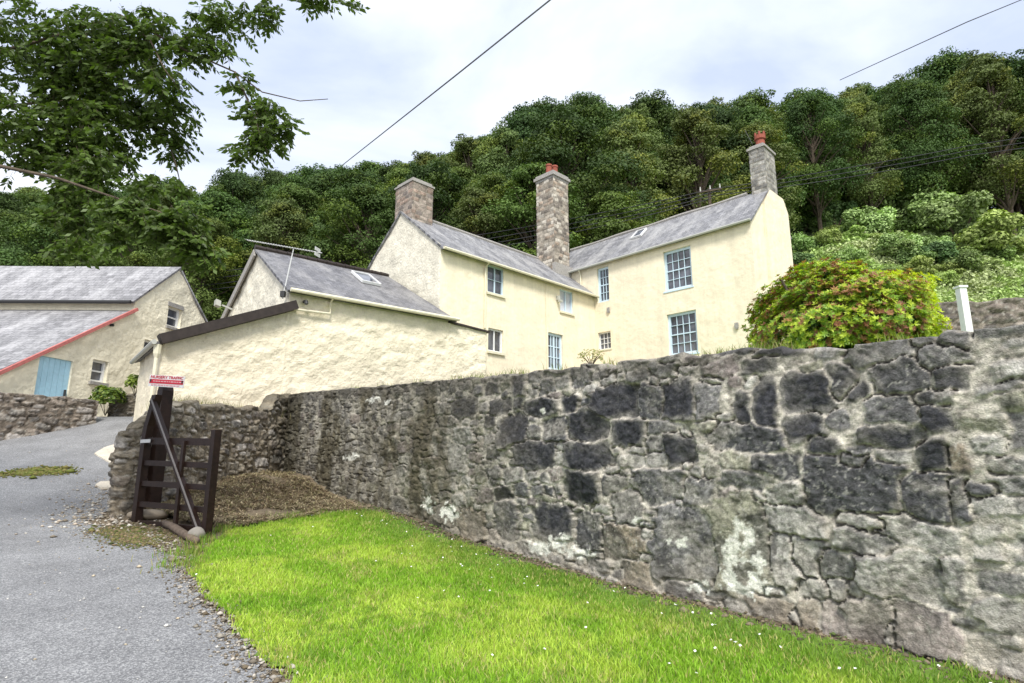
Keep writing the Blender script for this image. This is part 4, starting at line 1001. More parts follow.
# gravel and litter on the drive edge
def scatter(name, n, pts, sp, colrs, size, m, label, cat, flat=.5, sd=1):
    rg = np.random.default_rng(sd); pts = np.array(pts); seg_ = np.hypot(*np.diff(pts, axis=0).T); cu = np.concatenate([[0], np.cumsum(seg_)])
    t = rg.uniform(0, cu[-1], n); x = np.interp(t, cu, pts[:, 0]) + rg.normal(0, sp, n); y = np.interp(t, cu, pts[:, 1]) + rg.normal(0, sp, n)
    r = size * np.exp(rg.normal(0, .5, n)); z = H(x, y) + .012 + r * flat * .5
    dirs = np.array([(1, 0, 0), (-1, 0, 0), (0, 1, 0), (0, -1, 0), (0, 0, 1), (0, 0, -1)], float)
    V = np.stack([x, y, z], -1)[:, None, :] + dirs[None] * (r[:, None, None] * rg.uniform(.6, 1.2, (n, 6, 1))) * np.array([1, 1, flat])
    Fq = np.array([(0, 2, 4), (2, 1, 4), (1, 3, 4), (3, 0, 4), (2, 0, 5), (1, 2, 5), (3, 1, 5), (0, 3, 5)])
    Fa = (np.arange(n)[:, None, None] * 6 + Fq[None]).reshape(-1, 3)
    cc = np.array(colrs)[rg.integers(0, len(colrs), n)] * rg.uniform(.7, 1.2, n)[:, None]
    o = mesh_obj(name, V.reshape(-1, 3), Fa, m, colr=np.repeat(cc, 6, axis=0)); tag(o, label, cat, kind='stuff'); return o
edge = [(-.85, 2.2), (-1.33, 3.8), (-2.1, 4.8), (-3.15, 6.15), (-4.0, 7.4), (-4.9, 8.2)]
scatter('gravel', 4200, edge, .10, [(.30, .27, .22), (.20, .17, .13), (.42, .38, .32), (.14, .11, .07)], .010, 'pebble', 'loose gravel and dirt along the edge between drive and lawn', 'gravel', sd=3)
scatter('gravel', 1500, [(-5.6, 8.8), (-6.2, 9.0), (-6.9, 11.2), (-7.4, 12.0), (-6.4, 9.4), (-5.2, 8.4)], .35, [(.62, .58, .50), (.45, .38, .30), (.3, .25, .18)], .016, 'pebble', 'pale chippings and fallen petals strewn on the drive by the rubble wall end', 'gravel', sd=4)
scatter('stone_chips', 420, [(-1.5, 2.2), (-3.5, 5), (-5.5, 8), (-8, 12), (-9.5, 15)], 1.0, [(.62, .60, .55), (.5, .42, .3)], .010, 'pebble', 'sparse pale petals and grit lying on the open drive', 'gravel', sd=5)
scatter('moss', 5000, [(-4.35, 7.5), (-4.9, 8.1), (-5.4, 8.4)], .17, [(.10, .12, .03), (.16, .14, .05), (.22, .16, .09)], .010, 'pebble', 'mossy dirt on the drive in front of the gate', 'moss', sd=6)
scatter('moss', 2600, [(-9.6, 11.9), (-8.9, 12.1)], .17, [(.13, .15, .03), (.18, .16, .05)], .018, 'pebble', 'brown green moss patch on the open drive before the apron', 'moss', sd=7)
scatter('wall_foot_litter', 6000, [tuple(WP1 - WN * .18 + WE * t) for t in (-1, 3, 6, 9.5)], .10, [(.12, .10, .06), (.10, .14, .04), (.2, .16, .11)], .012, 'pebble', 'dark dirt and creeping moss along the foot of the high wall', 'dirt', sd=8)

# dead grass heap in the corner
def heap_z(x, y):
    t = np.exp(-(((x + 4.75) / 1.0) ** 2 + ((y - 11.6) / 1.9) ** 2)); return H(x, y) + .34 * t + (fbm(x * 3, y * 3, 210) - .5) * .22 * sst(.02, .3, t) + (fbm(x * 9, y * 9, 215) - .5) * .07
xs_ = np.arange(-6.1, -2.3, .07); ys_ = np.arange(8.4, 14.4, .07); X, Y = np.meshgrid(xs_, ys_); Z = heap_z(X, Y)
hp = inside([(-5.6, 9.5), (-4.6, 8.75), (-3.7, 8.5), (-2.6, 9.7), (-2.35, 10.1), (-5.2, 13.9), (-5.75, 13.5), (-6.0, 9.6)], X[:-1, :-1], Y[:-1, :-1])
f = grid_faces(len(ys_), len(xs_), hp); Z = Z + .022
hv = np.stack([X, Y, Z], -1).reshape(-1, 3)
heap = empty('dead_grass_heap', (-4.7, 11.0, 1.2), 'heap of brown dead grass clippings in the corner of the stone walls', 'heap'); heap['kind'] = 'stuff'
mesh_obj('mound', hv, f, 'soil', heap, smooth=True)
n = 60000; x = rng.uniform(-6.0, -2.4, n); y = rng.uniform(8.0, 13.9, n)
k = inside([(-5.5, 9.5), (-4.6, 8.7), (-3.7, 8.4), (-2.6, 9.6), (-2.35, 10.0), (-5.15, 13.8), (-5.7, 13.5), (-5.9, 9.6)], x, y); k &= rng.uniform(0, 1, n) < sst(.25, .55, fbm(x * 1.6, y * 1.6, 211)); x, y = x[k], y[k]; n = len(x)
A = rnd_unit(n, rng); A[:, 2] *= .3; A *= rng.uniform(.03, .13, n)[:, None]; B = np.cross(A, [0, 0, 1.]); B *= (.006 / (np.linalg.norm(B, axis=1) + 1e-6))[:, None]
cc = np.array([(.40, .32, .19), (.55, .46, .28), (.20, .14, .08), (.32, .23, .13), (.30, .28, .12)])[rng.integers(0, 5, n)] * rng.uniform(.7, 1.2, n)[:, None]
quads_mesh('straw', np.stack([x, y, heap_z(x, y) + .03 + rng.uniform(0, .05, n)], -1), A, B, cc, 'straw', heap, bend=np.array([0, 0, -.01]))
# weeds
def tuft_set(name, cs, n, hr, spread, colr, label, cat, zf, seed, lean=.6, w=.008):
    rg = np.random.default_rng(seed); X = []; Y = []
    for (x, y) in cs: X.append(rg.normal(x, spread, n)); Y.append(rg.normal(y, spread, n))
    X = np.concatenate(X); Y = np.concatenate(Y); Z = zf(X, Y); m_ = len(X)
    cc = np.array(colr)[rg.integers(0, len(colr), m_)] * rg.uniform(.7, 1.25, m_)[:, None]
    o = blades(name, X, Y, Z, rg.uniform(hr[0], hr[1], m_), w, cc, 'grass_blade', lean, rg); tag(o, label, cat, kind='stuff')
tuft_set('dry_grass', [(-6.2 + .1 * i, 11.3 + .4 * i) for i in range(8)] + [(-6.9 + .1 * i, 12.0 + .4 * i) for i in range(6)], 90, (.15, .36), .16, [(.34, .30, .13), (.22, .22, .08), (.16, .2, .06)], 'fringe of dry grass on top of the low rubble wall', 'grass', lambda x, y: 2.62 + 0 * x, 12)
tuft_set('verge_grass', [(-3.6, 7.0), (-3.75, 7.6), (-3.8, 8.3), (-3.35, 6.5), (-2.9, 9.4), (-3.3, 9.2), (-2.3, 9.6)], 260, (.04, .12), .13, [(.16, .30, .04), (.25, .38, .06), (.3, .28, .1)], 'longer weeds on the lawn edge beside the gate and heap', 'grass', lambda x, y: H(x, y), 13)
def walltop(ss_, off=.25):
    return [tuple(WP1 + WE * s + WN * off) for s in ss_]
tuft_set('wall_top_weeds', walltop(np.concatenate([np.arange(1.0, 1.9, .12), np.arange(4.6, 6.2, .2), [.2, 3.1, 3.9, 7.2, 8.4, 9.6]])), 40, (.05, .16), .07, [(.16, .24, .05), (.25, .30, .08), (.30, .27, .12)], 'sparse weeds growing along the top of the high wall', 'weeds',
         lambda x, y: main_zt(((x - WP1[0]) * WE[0] + (y - WP1[1]) * WE[1])) - .02, 14)

# ------------------------------------------------------------------ rhododendron
def leaf_cloud(n_ros, centre, rad, rg, per=7, L=.075, W=.022, tint=None, flat=0.0):
    """rosettes of leaves over a lumpy ellipsoid; returns C,A,B,col"""
    D = rnd_unit(n_ros, rg); D[:, 2] = np.where(D[:, 2] < -.35, -D[:, 2], D[:, 2])
    lump = 1 + .34 * (fbm(D[:, 0] * 3 + 5, D[:, 1] * 3 + D[:, 2] * 4, 300, 5) - .5) * 2
    inner = rg.uniform(0, 1, n_ros) ** .35; inner = .68 + .34 * inner
    P = centre + D * rad * (lump * inner)[:, None]
    N = D / rad; N /= np.linalg.norm(N, axis=1)[:, None]; N = N + rnd_unit(n_ros, rg) * .35 + np.array([0, 0, .45]); N /= np.linalg.norm(N, axis=1)[:, None]
    Aa, Bb_ = frames(N, rg); Cs, As, Bs, Cl = [], [], [], []
    col_r = tint(P, inner, rg)
    for k in range(per):
        t = 2 * np.pi * k / per + rg.uniform(-.3, .3, n_ros); up = rg.uniform(.15, .8, n_ros)
        d = Aa * np.cos(t)[:, None] + Bb_ * np.sin(t)[:, None]; ax = d + N * up[:, None]; ax /= np.linalg.norm(ax, axis=1)[:, None]
        l = L * rg.uniform(.7, 1.2, n_ros); wv = np.cross(ax, N); wv /= np.linalg.norm(wv, axis=1)[:, None] + 1e-9
        Cs.append(P + ax * (l / 2)[:, None]); As.append(ax * (l / 2)[:, None]); Bs.append(wv * W / 2 * rg.uniform(.8, 1.2, n_ros)[:, None]); Cl.append(col_r * rg.uniform(.75, 1.25, n_ros)[:, None])
    return map(np.concatenate, (Cs, As, Bs, Cl))
rc = at(845, 318, 6.2); rc = np.array([rc[0] + .05, rc[1] + .2, 2.98])
rad = np.array([.93, .90, .70])
rh = empty('rhododendron', (rc[0], rc[1], 2.3), 'domed rhododendron bush with lime leaves and faded rust flowers above the wall', 'bush')
def tint(P, inner, rg):
    n_ = len(P); px_ = (P[:, 0] - rc[0]) / rad[0]; pz_ = (P[:, 2] - rc[2]) / rad[2]
    dead = sst(.50, .66, fbm(P[:, 0] * 2.2 + 3, P[:, 2] * 2.2 + P[:, 1], 301, 3) + .16 * sst(.0, .6, pz_) - .20 * sst(.25, .8, px_) + .04 * (px_ < 0))
    dead = (rg.uniform(0, 1, n_) < dead * .33)
    g = np.where((rg.uniform(0, 1, n_) < .55)[:, None], np.array([.42, .52, .045]), np.array([.20, .33, .035]))
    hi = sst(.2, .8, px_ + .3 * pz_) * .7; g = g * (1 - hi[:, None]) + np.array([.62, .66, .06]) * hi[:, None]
    r = np.where((rg.uniform(0, 1, n_) < .5)[:, None], np.array([.24, .10, .055]), np.array([.38, .20, .08]))
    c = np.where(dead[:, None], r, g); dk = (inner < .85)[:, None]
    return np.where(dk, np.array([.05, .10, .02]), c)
rg = np.random.default_rng(40)
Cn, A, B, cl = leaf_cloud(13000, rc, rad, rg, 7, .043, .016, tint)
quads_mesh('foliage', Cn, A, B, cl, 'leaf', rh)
mb = MB()
for k in range(9):
    t = k * 2 * math.pi / 9; mb.tube([(rc[0], rc[1], 2.25), (rc[0] + .3 * math.cos(t), rc[1] + .3 * math.sin(t), 2.7), (rc[0] + .75 * math.cos(t), rc[1] + .7 * math.sin(t), 3.15 + .2 * (k % 3))], [.04, .03, .012], 6)
mb.build('stems', 'bark', rh)
# small twiggy bush on the wall near french door, clipped bush at the far bend
def small_bush(name, c, rad, n, label, cols_, L=.05, W=.02, stem=True, seed=1, per=5):
    c = np.array(c, float); rad = np.array(rad, float)
    e = empty(name, (c[0], c[1], c[2] - rad[2]), label, 'bush'); rg = np.random.default_rng(seed)
    Cn, A, B, cl = leaf_cloud(n, c, rad, rg, per, L, W, lambda P, i, r: np.array(cols_)[r.integers(0, len(cols_), len(P))])
    quads_mesh('foliage', Cn, A, B, cl, 'leaf', e); mb = MB()
    for k in range(8):
        t = k * .8; mb.tube([c - [0, 0, rad[2] * 1.4], c + [rad[0] * .4 * math.cos(t), rad[1] * .4 * math.sin(t), -rad[2] * .4], c + [rad[0] * .8 * math.cos(t), rad[1] * .8 * math.sin(t), rad[2] * .3]], [.007, .005, .003], 5)
    mb.build('stems', 'bark', e); return e
q = at(591, 357, 7.4); small_bush('small_shrub', q, (.16, .16, .09), 110, 'small yellowish twiggy shrub on the wall top below the blue french door', [(.30, .32, .10), (.42, .38, .14), (.2, .24, .06)], .026, .011, seed=51, per=4)
q = at(107, 401, 17.3); small_bush('clipped_bush', q + np.array([0, 0, .05]), (.42, .4, .34), 700, 'small dark green bush beside the drive at the barn corner', [(.13, .20, .03), (.08, .13, .03), (.22, .28, .05)], .06, .04, seed=52)
q = at(136, 384, 17.0); small_bush('round_bush', q, (.25, .25, .25), 420, 'small round yellow-green bush against the cream wall left of the sign', [(.26, .33, .06), (.16, .22, .04)], .05, .03, seed=53)

# things behind the wall on the far right
q = at(967, 330, 8.5); mb = MB(); mb.box3(p3(q[:2] - .04, 2.3), (.10, 0, 0), (0, .10, 0), (0, 0, at(963, 288, 8.5)[2] - 2.3)); mb.box3(p3(q[:2] - .055, at(963, 288, 8.5)[2] - .002), (.13, 0, 0), (0, .13, 0), (0, 0, .03))
tag(mb.build('garden_post', 'white_paint'), 'white painted post behind the right end of the high wall', 'post')
g0 = at(925, 320, 10.5)[:2]; gdir = np.array([1, -.15]); gdir /= np.linalg.norm(gdir)
def gw_path(S): p = g0[None, :] + S[:, None] * gdir[None, :]; return p, np.broadcast_to(np.array([gdir[1], -gdir[0]])[None, :], p.shape)
gzt = at(950, 303, 10.5)[2]
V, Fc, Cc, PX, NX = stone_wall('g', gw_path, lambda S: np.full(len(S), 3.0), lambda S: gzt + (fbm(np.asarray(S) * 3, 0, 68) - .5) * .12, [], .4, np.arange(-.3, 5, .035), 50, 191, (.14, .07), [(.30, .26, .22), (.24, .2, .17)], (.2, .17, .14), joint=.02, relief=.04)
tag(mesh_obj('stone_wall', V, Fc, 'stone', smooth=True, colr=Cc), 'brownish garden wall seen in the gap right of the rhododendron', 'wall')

# ------------------------------------------------------------------ trees on the hill
def tree_proto(seed, Hh, Rr, nleaf, leafsize, trunk_frac=.24, colr=(.075, .125, .028), narrow=1.0, nl=80, tk=1.0):
    rg = np.random.default_rng(seed)
    mb = MB(); tz = Hh * .86
    wob = rg.normal(0, .25, (6, 2)); pts = [np.array([wob[i, 0] * i * .22, wob[i, 1] * i * .22, tz * i / 5 - (.8 if i == 0 else 0)]) for i in range(6)]
    mb.tube(pts, [Hh * k_ * tk for k_ in (.019, .016, .013, .010, .006, .003)], 7)
    lobes = []
    for i in range(nl):
        h = rg.uniform(0, 1) ** .8; z = Hh * (trunk_frac + (1 - trunk_frac) * h)
        rr = Rr * narrow * (math.sin(math.pi * min(1, .18 + .80 * h)) ** .7) * (1 - .35 * h ** 2)
        a = rg.uniform(0, 2 * math.pi); q = rr * rg.uniform(.35, 1.0)
        c = np.array([math.cos(a) * q, math.sin(a) * q, min(z, Hh * .93)]); r = Rr * rg.uniform(.16, .34) * (1.15 - .45 * h)
        lobes.append((c, r))
        t = min(.95, max(.15, (c[2] / Hh - .18))); b = np.array([np.interp(t * 5 / .86, range(6), [p[j] for p in pts]) for j in range(3)])
        mb.tube([b, (b + c) / 2 + np.array([0, 0, .06 * Hh * rg.uniform(-.3, 1)]), c], [Hh * .006 * tk, Hh * .004 * tk, Hh * .0015], 5)
    for i in range(16):  # feathery tips along the top
        a = rg.uniform(0, 6.28); q = Rr * rg.uniform(0, .5); lobes.append((np.array([math.cos(a) * q, math.sin(a) * q, Hh * rg.uniform(.86, .98)]), Rr * rg.uniform(.07, .13)))
    w = np.array([r ** 2 for _, r in lobes]); w /= w.sum(); idx = rg.choice(len(lobes), nleaf, p=w)
    LC = np.array([c for c, _ in lobes]); LR = np.array([r for _, r in lobes])
    D = rnd_unit(nleaf, rg); D[:, 2] = np.where((D[:, 2] < -.2) & (rg.uniform(0, 1, nleaf) < .7), -D[:, 2], D[:, 2])
    rad_ = LR[idx] * (1 + .22 * (fbm(D[:, 0] * 4 + idx, D[:, 1] * 4 + D[:, 2] * 4, seed, 3) - .5) * 2) * (.45 + .70 * rg.uniform(0, 1, nleaf) ** .6)
    P = LC[idx] + D * rad_[:, None] * np.array([1.2, 1.2, .78]); P[:, 2] -= .16 * (((D[:, 0] ** 2 + D[:, 1] ** 2)) * rad_ ** 2) / Rr
    N = D + rnd_unit(nleaf, rg) * .8 + np.array([0, 0, .35]); N /= np.linalg.norm(N, axis=1)[:, None]; A, B = frames(N, rg)
    s = leafsize * rg.uniform(.6, 1.3, nleaf)
    lc = np.array(colr) * (rg.uniform(.85, 1.18, len(lobes))[idx] * rg.uniform(.7, 1.35, nleaf))[:, None]
    yel = (rg.uniform(0, 1, len(lobes))[idx] < .25)[:, None]; lc = np.where(yel, lc * np.array([1.35, 1.2, .8]), lc)
    return mb, (P, A * s[:, None] * .62, B * s[:, None] * .38, lc)
def make_tree(name, seed, Hh, Rr, nleaf, ls, label, cat, bark='bark', leafm='far_leaf', crown='crown', **kw):
    mb, (P, A, B, lc) = tree_proto(seed, Hh, Rr, nleaf, ls, **kw)
    e = empty(name, (0, 0, 0), label, cat); mb.build('trunk', bark, e); quads_mesh(crown, P, A, B, lc, leafm, e); return e
def dup(root):
    r = root.copy(); col.objects.link(r)
    for ch_ in list(root.children):
        c = ch_.copy(); col.objects.link(c); c.parent = r
    return r
protos = []
specs = [(1, 15, 4.6, 46000, .165, (.070, .115, .026)), (2, 15, 4.6, 48000, .165, (.060, .105, .026)), (3, 15, 4.0, 40000, .155, (.095, .14, .032)),
         (4, 15, 4.8, 48000, .165, (.052, .088, .024)), (5, 15, 3.4, 34000, .15, (.115, .155, .045)), (6, 15, 4.3, 46000, .165, (.070, .118, .026))]
for (sd_, h_, r_, nl_, ls_, c_) in specs:
    protos.append(make_tree('beech_tree', 500 + sd_, h_, r_, nl_, ls_, 'x', 'tree', colr=c_))
birch = make_tree('birch_tree', 531, 13, 2.8, 14000, .15, 'x', 'tree', bark='pale_bark', colr=(.13, .17, .06), nl=44, trunk_frac=.36, tk=.55)
used = {id(p): False for p in protos + [birch]}
def place(pr, x, y, z, s, rot, sz=None):
    o = pr if not used[id(pr)] else dup(pr); used[id(pr)] = True
    o.location = (x, y, z); o.rotation_euler = (0, 0, rot); o.scale = (s, s, sz or s); return o
PX_ = [-300, 56, 130, 200, 330, 430, 480, 520, 560, 640, 690, 760, 850, 910, 967, 1100, 1400]
PY_ = [200, 188, 186, 174, 170, 152, 136, 112, 96, 98, 106, 98, 88, 78, 60, 50, 50]
zones = [(-999, 60, 'at the far left'), (60, 200, 'behind the slate roof of the barn'), (200, 300, 'behind the television aerial'), (300, 400, 'just left of the left chimney'),
         (400, 530, 'between left and middle chimneys'), (530, 620, 'directly behind the tall middle chimney'), (620, 740, 'above the main slate roof'), (740, 850, 'around the right chimney'), (850, 965, 'above the shrubby clearing'), (965, 9999, 'at the far right edge')]
kinds = {0: 'tall', 1: 'spreading', 2: 'light green', 3: 'dark green', 4: 'slim pale', 5: 'full crowned'}
rg = np.random.default_rng(77); cnt = 0
for ri, Y in enumerate((35.5, 40, 45, 50.5, 56.5, 63, 70, 77)):
    stepx = 5.0 + ri * .25; X = -Y * 1.15 + rg.uniform(0, 3)
    while X < Y * 1.12:
        x = X + rg.normal(0, .8); y = Y + rg.normal(0, 1.1); z = float(H(x, y)); px, py = to_px((x, y, z + 8))
        X += stepx
        if px > 770 and Y < 55: continue
        if 700 < px <= 770 and Y < 42: continue
        prof = np.interp(px, PX_, PY_) + rg.uniform(-5, 14) + (0 if ri >= 4 else rg.uniform(0, 55))
        r = ray(px, prof); ztop_ = CZ + r[2] / r[1] * y; hgt = ztop_ - z
        hmax = [12, 15, 18, 20, 23, 26, 30, 30][ri]; hgt = min(hgt, hmax * rg.uniform(.85, 1.1))
        if hgt < 4.5: continue
        pi_ = int(rg.integers(0, 6)); pr = protos[pi_]
        s = hgt / 15; sw = max(s, .62) * rg.uniform(.9, 1.15) if s < 1 else s * rg.uniform(.8, 1.0)
        o = place(pr, x, y, z, sw, rg.uniform(0, 6.28), s)
        zn = [t for (a, b, t) in zones if a <= px < b][0]
        rowt = 'on the skyline' if ri >= 4 else ('halfway up the wooded slope' if ri >= 2 else 'low on the wooded slope')
        o['label'] = f"{kinds[pi_]} broadleaf tree {rowt} {zn}"; o['category'] = 'tree'; o['group'] = o['label'].replace('tree', 'trees', 1); cnt += 1
def hill_hit(px, py):
    r = ray(px, py); t = 24.0
    while t < 90:
        p = np.array([0, 0, CZ]) + r * t
        if p[2] < float(H(p[0], p[1])): return p
        t += .2
    return p
for (px, py, Y, h_, lab) in ((864, 205, 50, 15, 'birch with a pale leaning trunk above the bushes'), (912, 175, 55, 13, 'pale trunked birch at the top of the clearing'), (742, 225, 49, 12, 'small birch just left of the right chimney')):
    q = hill_hit(px, py); z = float(H(q[0], q[1])); s = h_ / 13; o = place(birch, q[0], q[1], z, s, px, s); o['label'] = lab; o['category'] = 'tree'
print('trees', cnt)
# shrubs in the clearing
def shrub_proto(seed, c_):
    rg = np.random.default_rng(seed); e = empty('shrub', (0, 0, 0), 'x', 'shrub'); mb = MB(); Cs = []
    for k in range(14):
        a = rg.uniform(0, 6.28); q = rg.uniform(0, .85); c = np.array([math.cos(a) * q, math.sin(a) * q, rg.uniform(.25, 1.15)]); Cs.append((c, rg.uniform(.18, .48)))
        mb.tube([(0, 0, -.2), c * .5, c], [.05, .03, .01], 5)
    mb.build('stems', 'bark', e); n_ = 8000; idx = rg.integers(0, 14, n_); LC = np.array([c for c, _ in Cs]); LR = np.array([r for _, r in Cs])
    D = rnd_unit(n_, rg); D[:, 2] = np.abs(D[:, 2]) * np.where(rg.uniform(0, 1, n_) < .8, 1, -1); P = LC[idx] + D * (LR[idx] * rg.uniform(.45, 1.25, n_))[:, None]
    N = D + rnd_unit(n_, rg) * .8 + np.array([0, 0, .4]); N /= np.linalg.norm(N, axis=1)[:, None]; A, B = frames(N, rg)
    lc = np.array(c_) * rg.uniform(.65, 1.35, n_)[:, None] * rg.uniform(.8, 1.25, 14)[idx][:, None]
    quads_mesh('foliage', P, A * .07, B * .035, lc, 'far_leaf', e); return e
sp_ = [shrub_proto(601, (.24, .34, .12)), shrub_proto(602, (.32, .42, .16)), shrub_proto(603, (.14, .22, .08)), shrub_proto(604, (.36, .46, .14))]
for s_ in sp_: used[id(s_)] = False
sh = [(805, 212, 44, 2.6, 2, 'dark round'), (800, 235, 38, 1.6, 0, 'mid green low'), (893, 195, 44, 3.6, 1, 'big pale green'), (925, 178, 46, 3.0, 1, 'pale upright'), (950, 165, 46, 3.2, 3, 'bright green upper'),
      (955, 205, 40, 3.2, 2, 'dense dark'), (900, 222, 38, 3.0, 0, 'dense mid green'), (930, 235, 34, 2.3, 0, 'wide mid green'), (862, 215, 42, 1.8, 3, 'bright lime'), (835, 228, 40, 1.5, 2, 'small dark'),
      (800, 258, 32, 1.2, 0, 'small mid green'), (870, 240, 36, 1.7, 1, 'low pale'), (960, 245, 32, 2.4, 1, 'broad pale'), (985, 190, 42, 3.4, 0, 'tall mid green'), (1010, 220, 38, 3.2, 2, 'tall dark'), (1015, 165, 48, 3.5, 1, 'tall pale'),
      (900, 262, 27, 1.4, 1, 'spreading pale'), (940, 268, 25, 1.3, 2, 'spreading dark'), (1000, 260, 28, 2.2, 3, 'spreading bright'), (825, 250, 33, 1.0, 3, 'tiny bright'), (875, 185, 50, 2.6, 2, 'shaded dark'), (790, 185, 54, 3.0, 0, 'shaded mid green'),
      (915, 205, 42, 2.2, 3, 'bright mid slope'), (845, 195, 52, 2.4, 0, 'uphill mid green'), (975, 140, 56, 3.5, 1, 'uppermost pale'), (850, 268, 27, 1.0, 0, 'low mid green'), (940, 195, 46, 2.6, 0, 'rounded mid green'), (800, 275, 27, 1.1, 2, 'low dark'), (970, 275, 22, 1.2, 0, 'near mid green')]
for i, (px, py, Y, s, k, w_) in enumerate(sh):
    q = hill_hit(px, py); s = s * np.interp(q[1], [25, 60], [.85, 1.5]); o = place(sp_[k], q[0], q[1], float(H(q[0], q[1])), s, i * 1.3, s * .9)
    where = 'close behind the wall' if py > 250 else ('beside the right chimney' if px < 830 else ('at the right edge' if px > 945 else 'on the open slope'))
    ht = 'high up' if py < 200 else ('midway' if py < 240 else 'low down'); o['label'] = f'{w_} shrub {ht} {where} above the rhododendron'; o['category'] = 'shrub'; o['group'] = 'shrubs on the open hillside'
rs = np.random.default_rng(123)
for i in range(46):
    px, py = rs.uniform(795, 1020), rs.uniform(205, 296); q = hill_hit(px, py); s = rs.uniform(.6, 1.25) * np.interp(q[1], [20, 60], [.8, 1.5]); k = int(rs.choice([0, 1, 1, 3, 3, 2]))
    o = place(sp_[k], q[0], q[1], float(H(q[0], q[1])) - .1, s, rs.uniform(0, 6), s * rs.uniform(.55, .8)); nm = {0: 'mid green', 1: 'pale grey-green', 2: 'dark green', 3: 'bright green'}[k]; hh_ = 'upper' if py < 235 else ('middle' if py < 265 else 'lower')
    o['label'] = f'low {nm} bramble clump on the {hh_} part of the open slope'; o['category'] = 'bramble'; o['group'] = f'{nm} bramble clumps on the {hh_} slope'; o.name = 'bramble'
# undergrowth over clearing and wood floor near it
n = 110000; r0 = np.random.default_rng(88); y = r0.uniform(24, 58, n); t = r0.uniform(.38, 1.02, n); x = t * y; z = H(x, y); k = fbm(x * .5, y * .5, 212) > .28; x, y, z = x[k], y[k], z[k]; n = len(x)
N = rnd_unit(n, r0) + np.array([0, -.3, .8]); N /= np.linalg.norm(N, axis=1)[:, None]; A, B = frames(N, r0); s = r0.uniform(.06, .20, n) * np.interp(y, [24, 58], [.7, 1.2])
pt_ = fbm(x * .35, y * .35, 213, 4)[:, None]; cc = (np.array([.38, .42, .20]) * (1 - sst(.4, .6, pt_)) + np.array([.36, .46, .15]) * sst(.4, .6, pt_)) * r0.uniform(.6, 1.35, n)[:, None]
tag(quads_mesh('undergrowth', np.stack([x, y, z + r0.uniform(0, 1.0, n) * fbm(x * .8, y * .8, 214) ** 2 * 1.6], -1), A * s[:, None], B * s[:, None] * .6, cc, 'far_leaf'), 'rough bracken and brambles covering the open hillside', 'undergrowth', kind='stuff')
n = 26000; y = r0.uniform(31, 60, n); t = r0.uniform(-1.1, .42, n); x = t * y; z = H(x, y); N = rnd_unit(n, r0) + np.array([0, -.3, .8]); N /= np.linalg.norm(N, axis=1)[:, None]; A, B = frames(N, r0); s = r0.uniform(.15, .38, n)
cc = np.array([.06, .095, .025]) * r0.uniform(.6, 1.35, n)[:, None]
tag(quads_mesh('wood_floor_plants', np.stack([x, y, z + r0.uniform(0, .9, n)], -1), A * s[:, None], B * s[:, None] * .6, cc, 'far_leaf'), 'dark low undergrowth on the floor of the wood', 'undergrowth', kind='stuff')

# ------------------------------------------------------------------ overhanging ash tree, trunk outside the frame on the left
ash = empty('ash_tree', (-9.2, 6.2, float(H(-9.2, 6.2))), 'ash tree reaching leafy boughs into the top left over the drive', 'tree')
mb = MB(); tb = np.array([-9.2, 6.2, float(H(-9.2, 6.2)) - .3])
trunk = [tb, tb + [.1, .05, 2.2], tb + [.35, 0, 4.4], tb + [.5, .2, 6.5], tb + [.8, .4, 9.0]]
mb.tube(trunk, [.42, .32, .27, .20, .10], 12)
boughs = [  # px, py, Y polylines
    [(-150, 90, 6.3), (-30, 60, 6.2), (60, 35, 6.0), (120, 15, 6.0), (185, 50, 6.0), (235, 72, 6.0), (262, 92, 6.0), (300, 101, 6.0), (328, 99, 6.0)],
    [(-150, 130, 6.6), (-20, 110, 6.6), (57, 100, 6.5), (120, 112, 6.5), (165, 130, 6.5), (185, 150, 6.5)],
    [(-150, 150, 5.9), (-30, 160, 5.8), (57, 178, 5.7), (110, 196, 5.7), (160, 212, 5.7), (195, 238, 5.7), (210, 250, 5.7)],
    [(-150, 20, 6.4), (0, -30, 6.2), (120, -30, 6.1), (220, -25, 6.0), (300, -8, 5.9), (345, 3, 5.9), (352, 8, 5.9)],
    [(120, 15, 6.0), (150, 40, 5.9), (165, 70, 5.9), (180, 90, 5.9)],
    [(235, 72, 6.0), (250, 105, 5.95), (262, 135, 5.9), (268, 155, 5.9)],
    [(-20, 110, 6.6), (40, 140, 6.3), (80, 175, 6.2), (95, 215, 6.2)],
    [(165, 130, 6.5), (176, 165, 6.4), (180, 182, 6.4)]]
for bo in boughs:
    pts = [at(*p) for p in bo]
    if bo[0][0] == -150: pts = [np.array(trunk[2]) + [0, 0, .2]] + pts
    r0_ = .06 if bo[0][0] == -150 else .013; k = len(pts); mb.tube(pts, list(np.linspace(r0_, .004, k) if r0_ < .03 else [.09] + list(np.geomspace(.030, .004, k - 1))), 6)
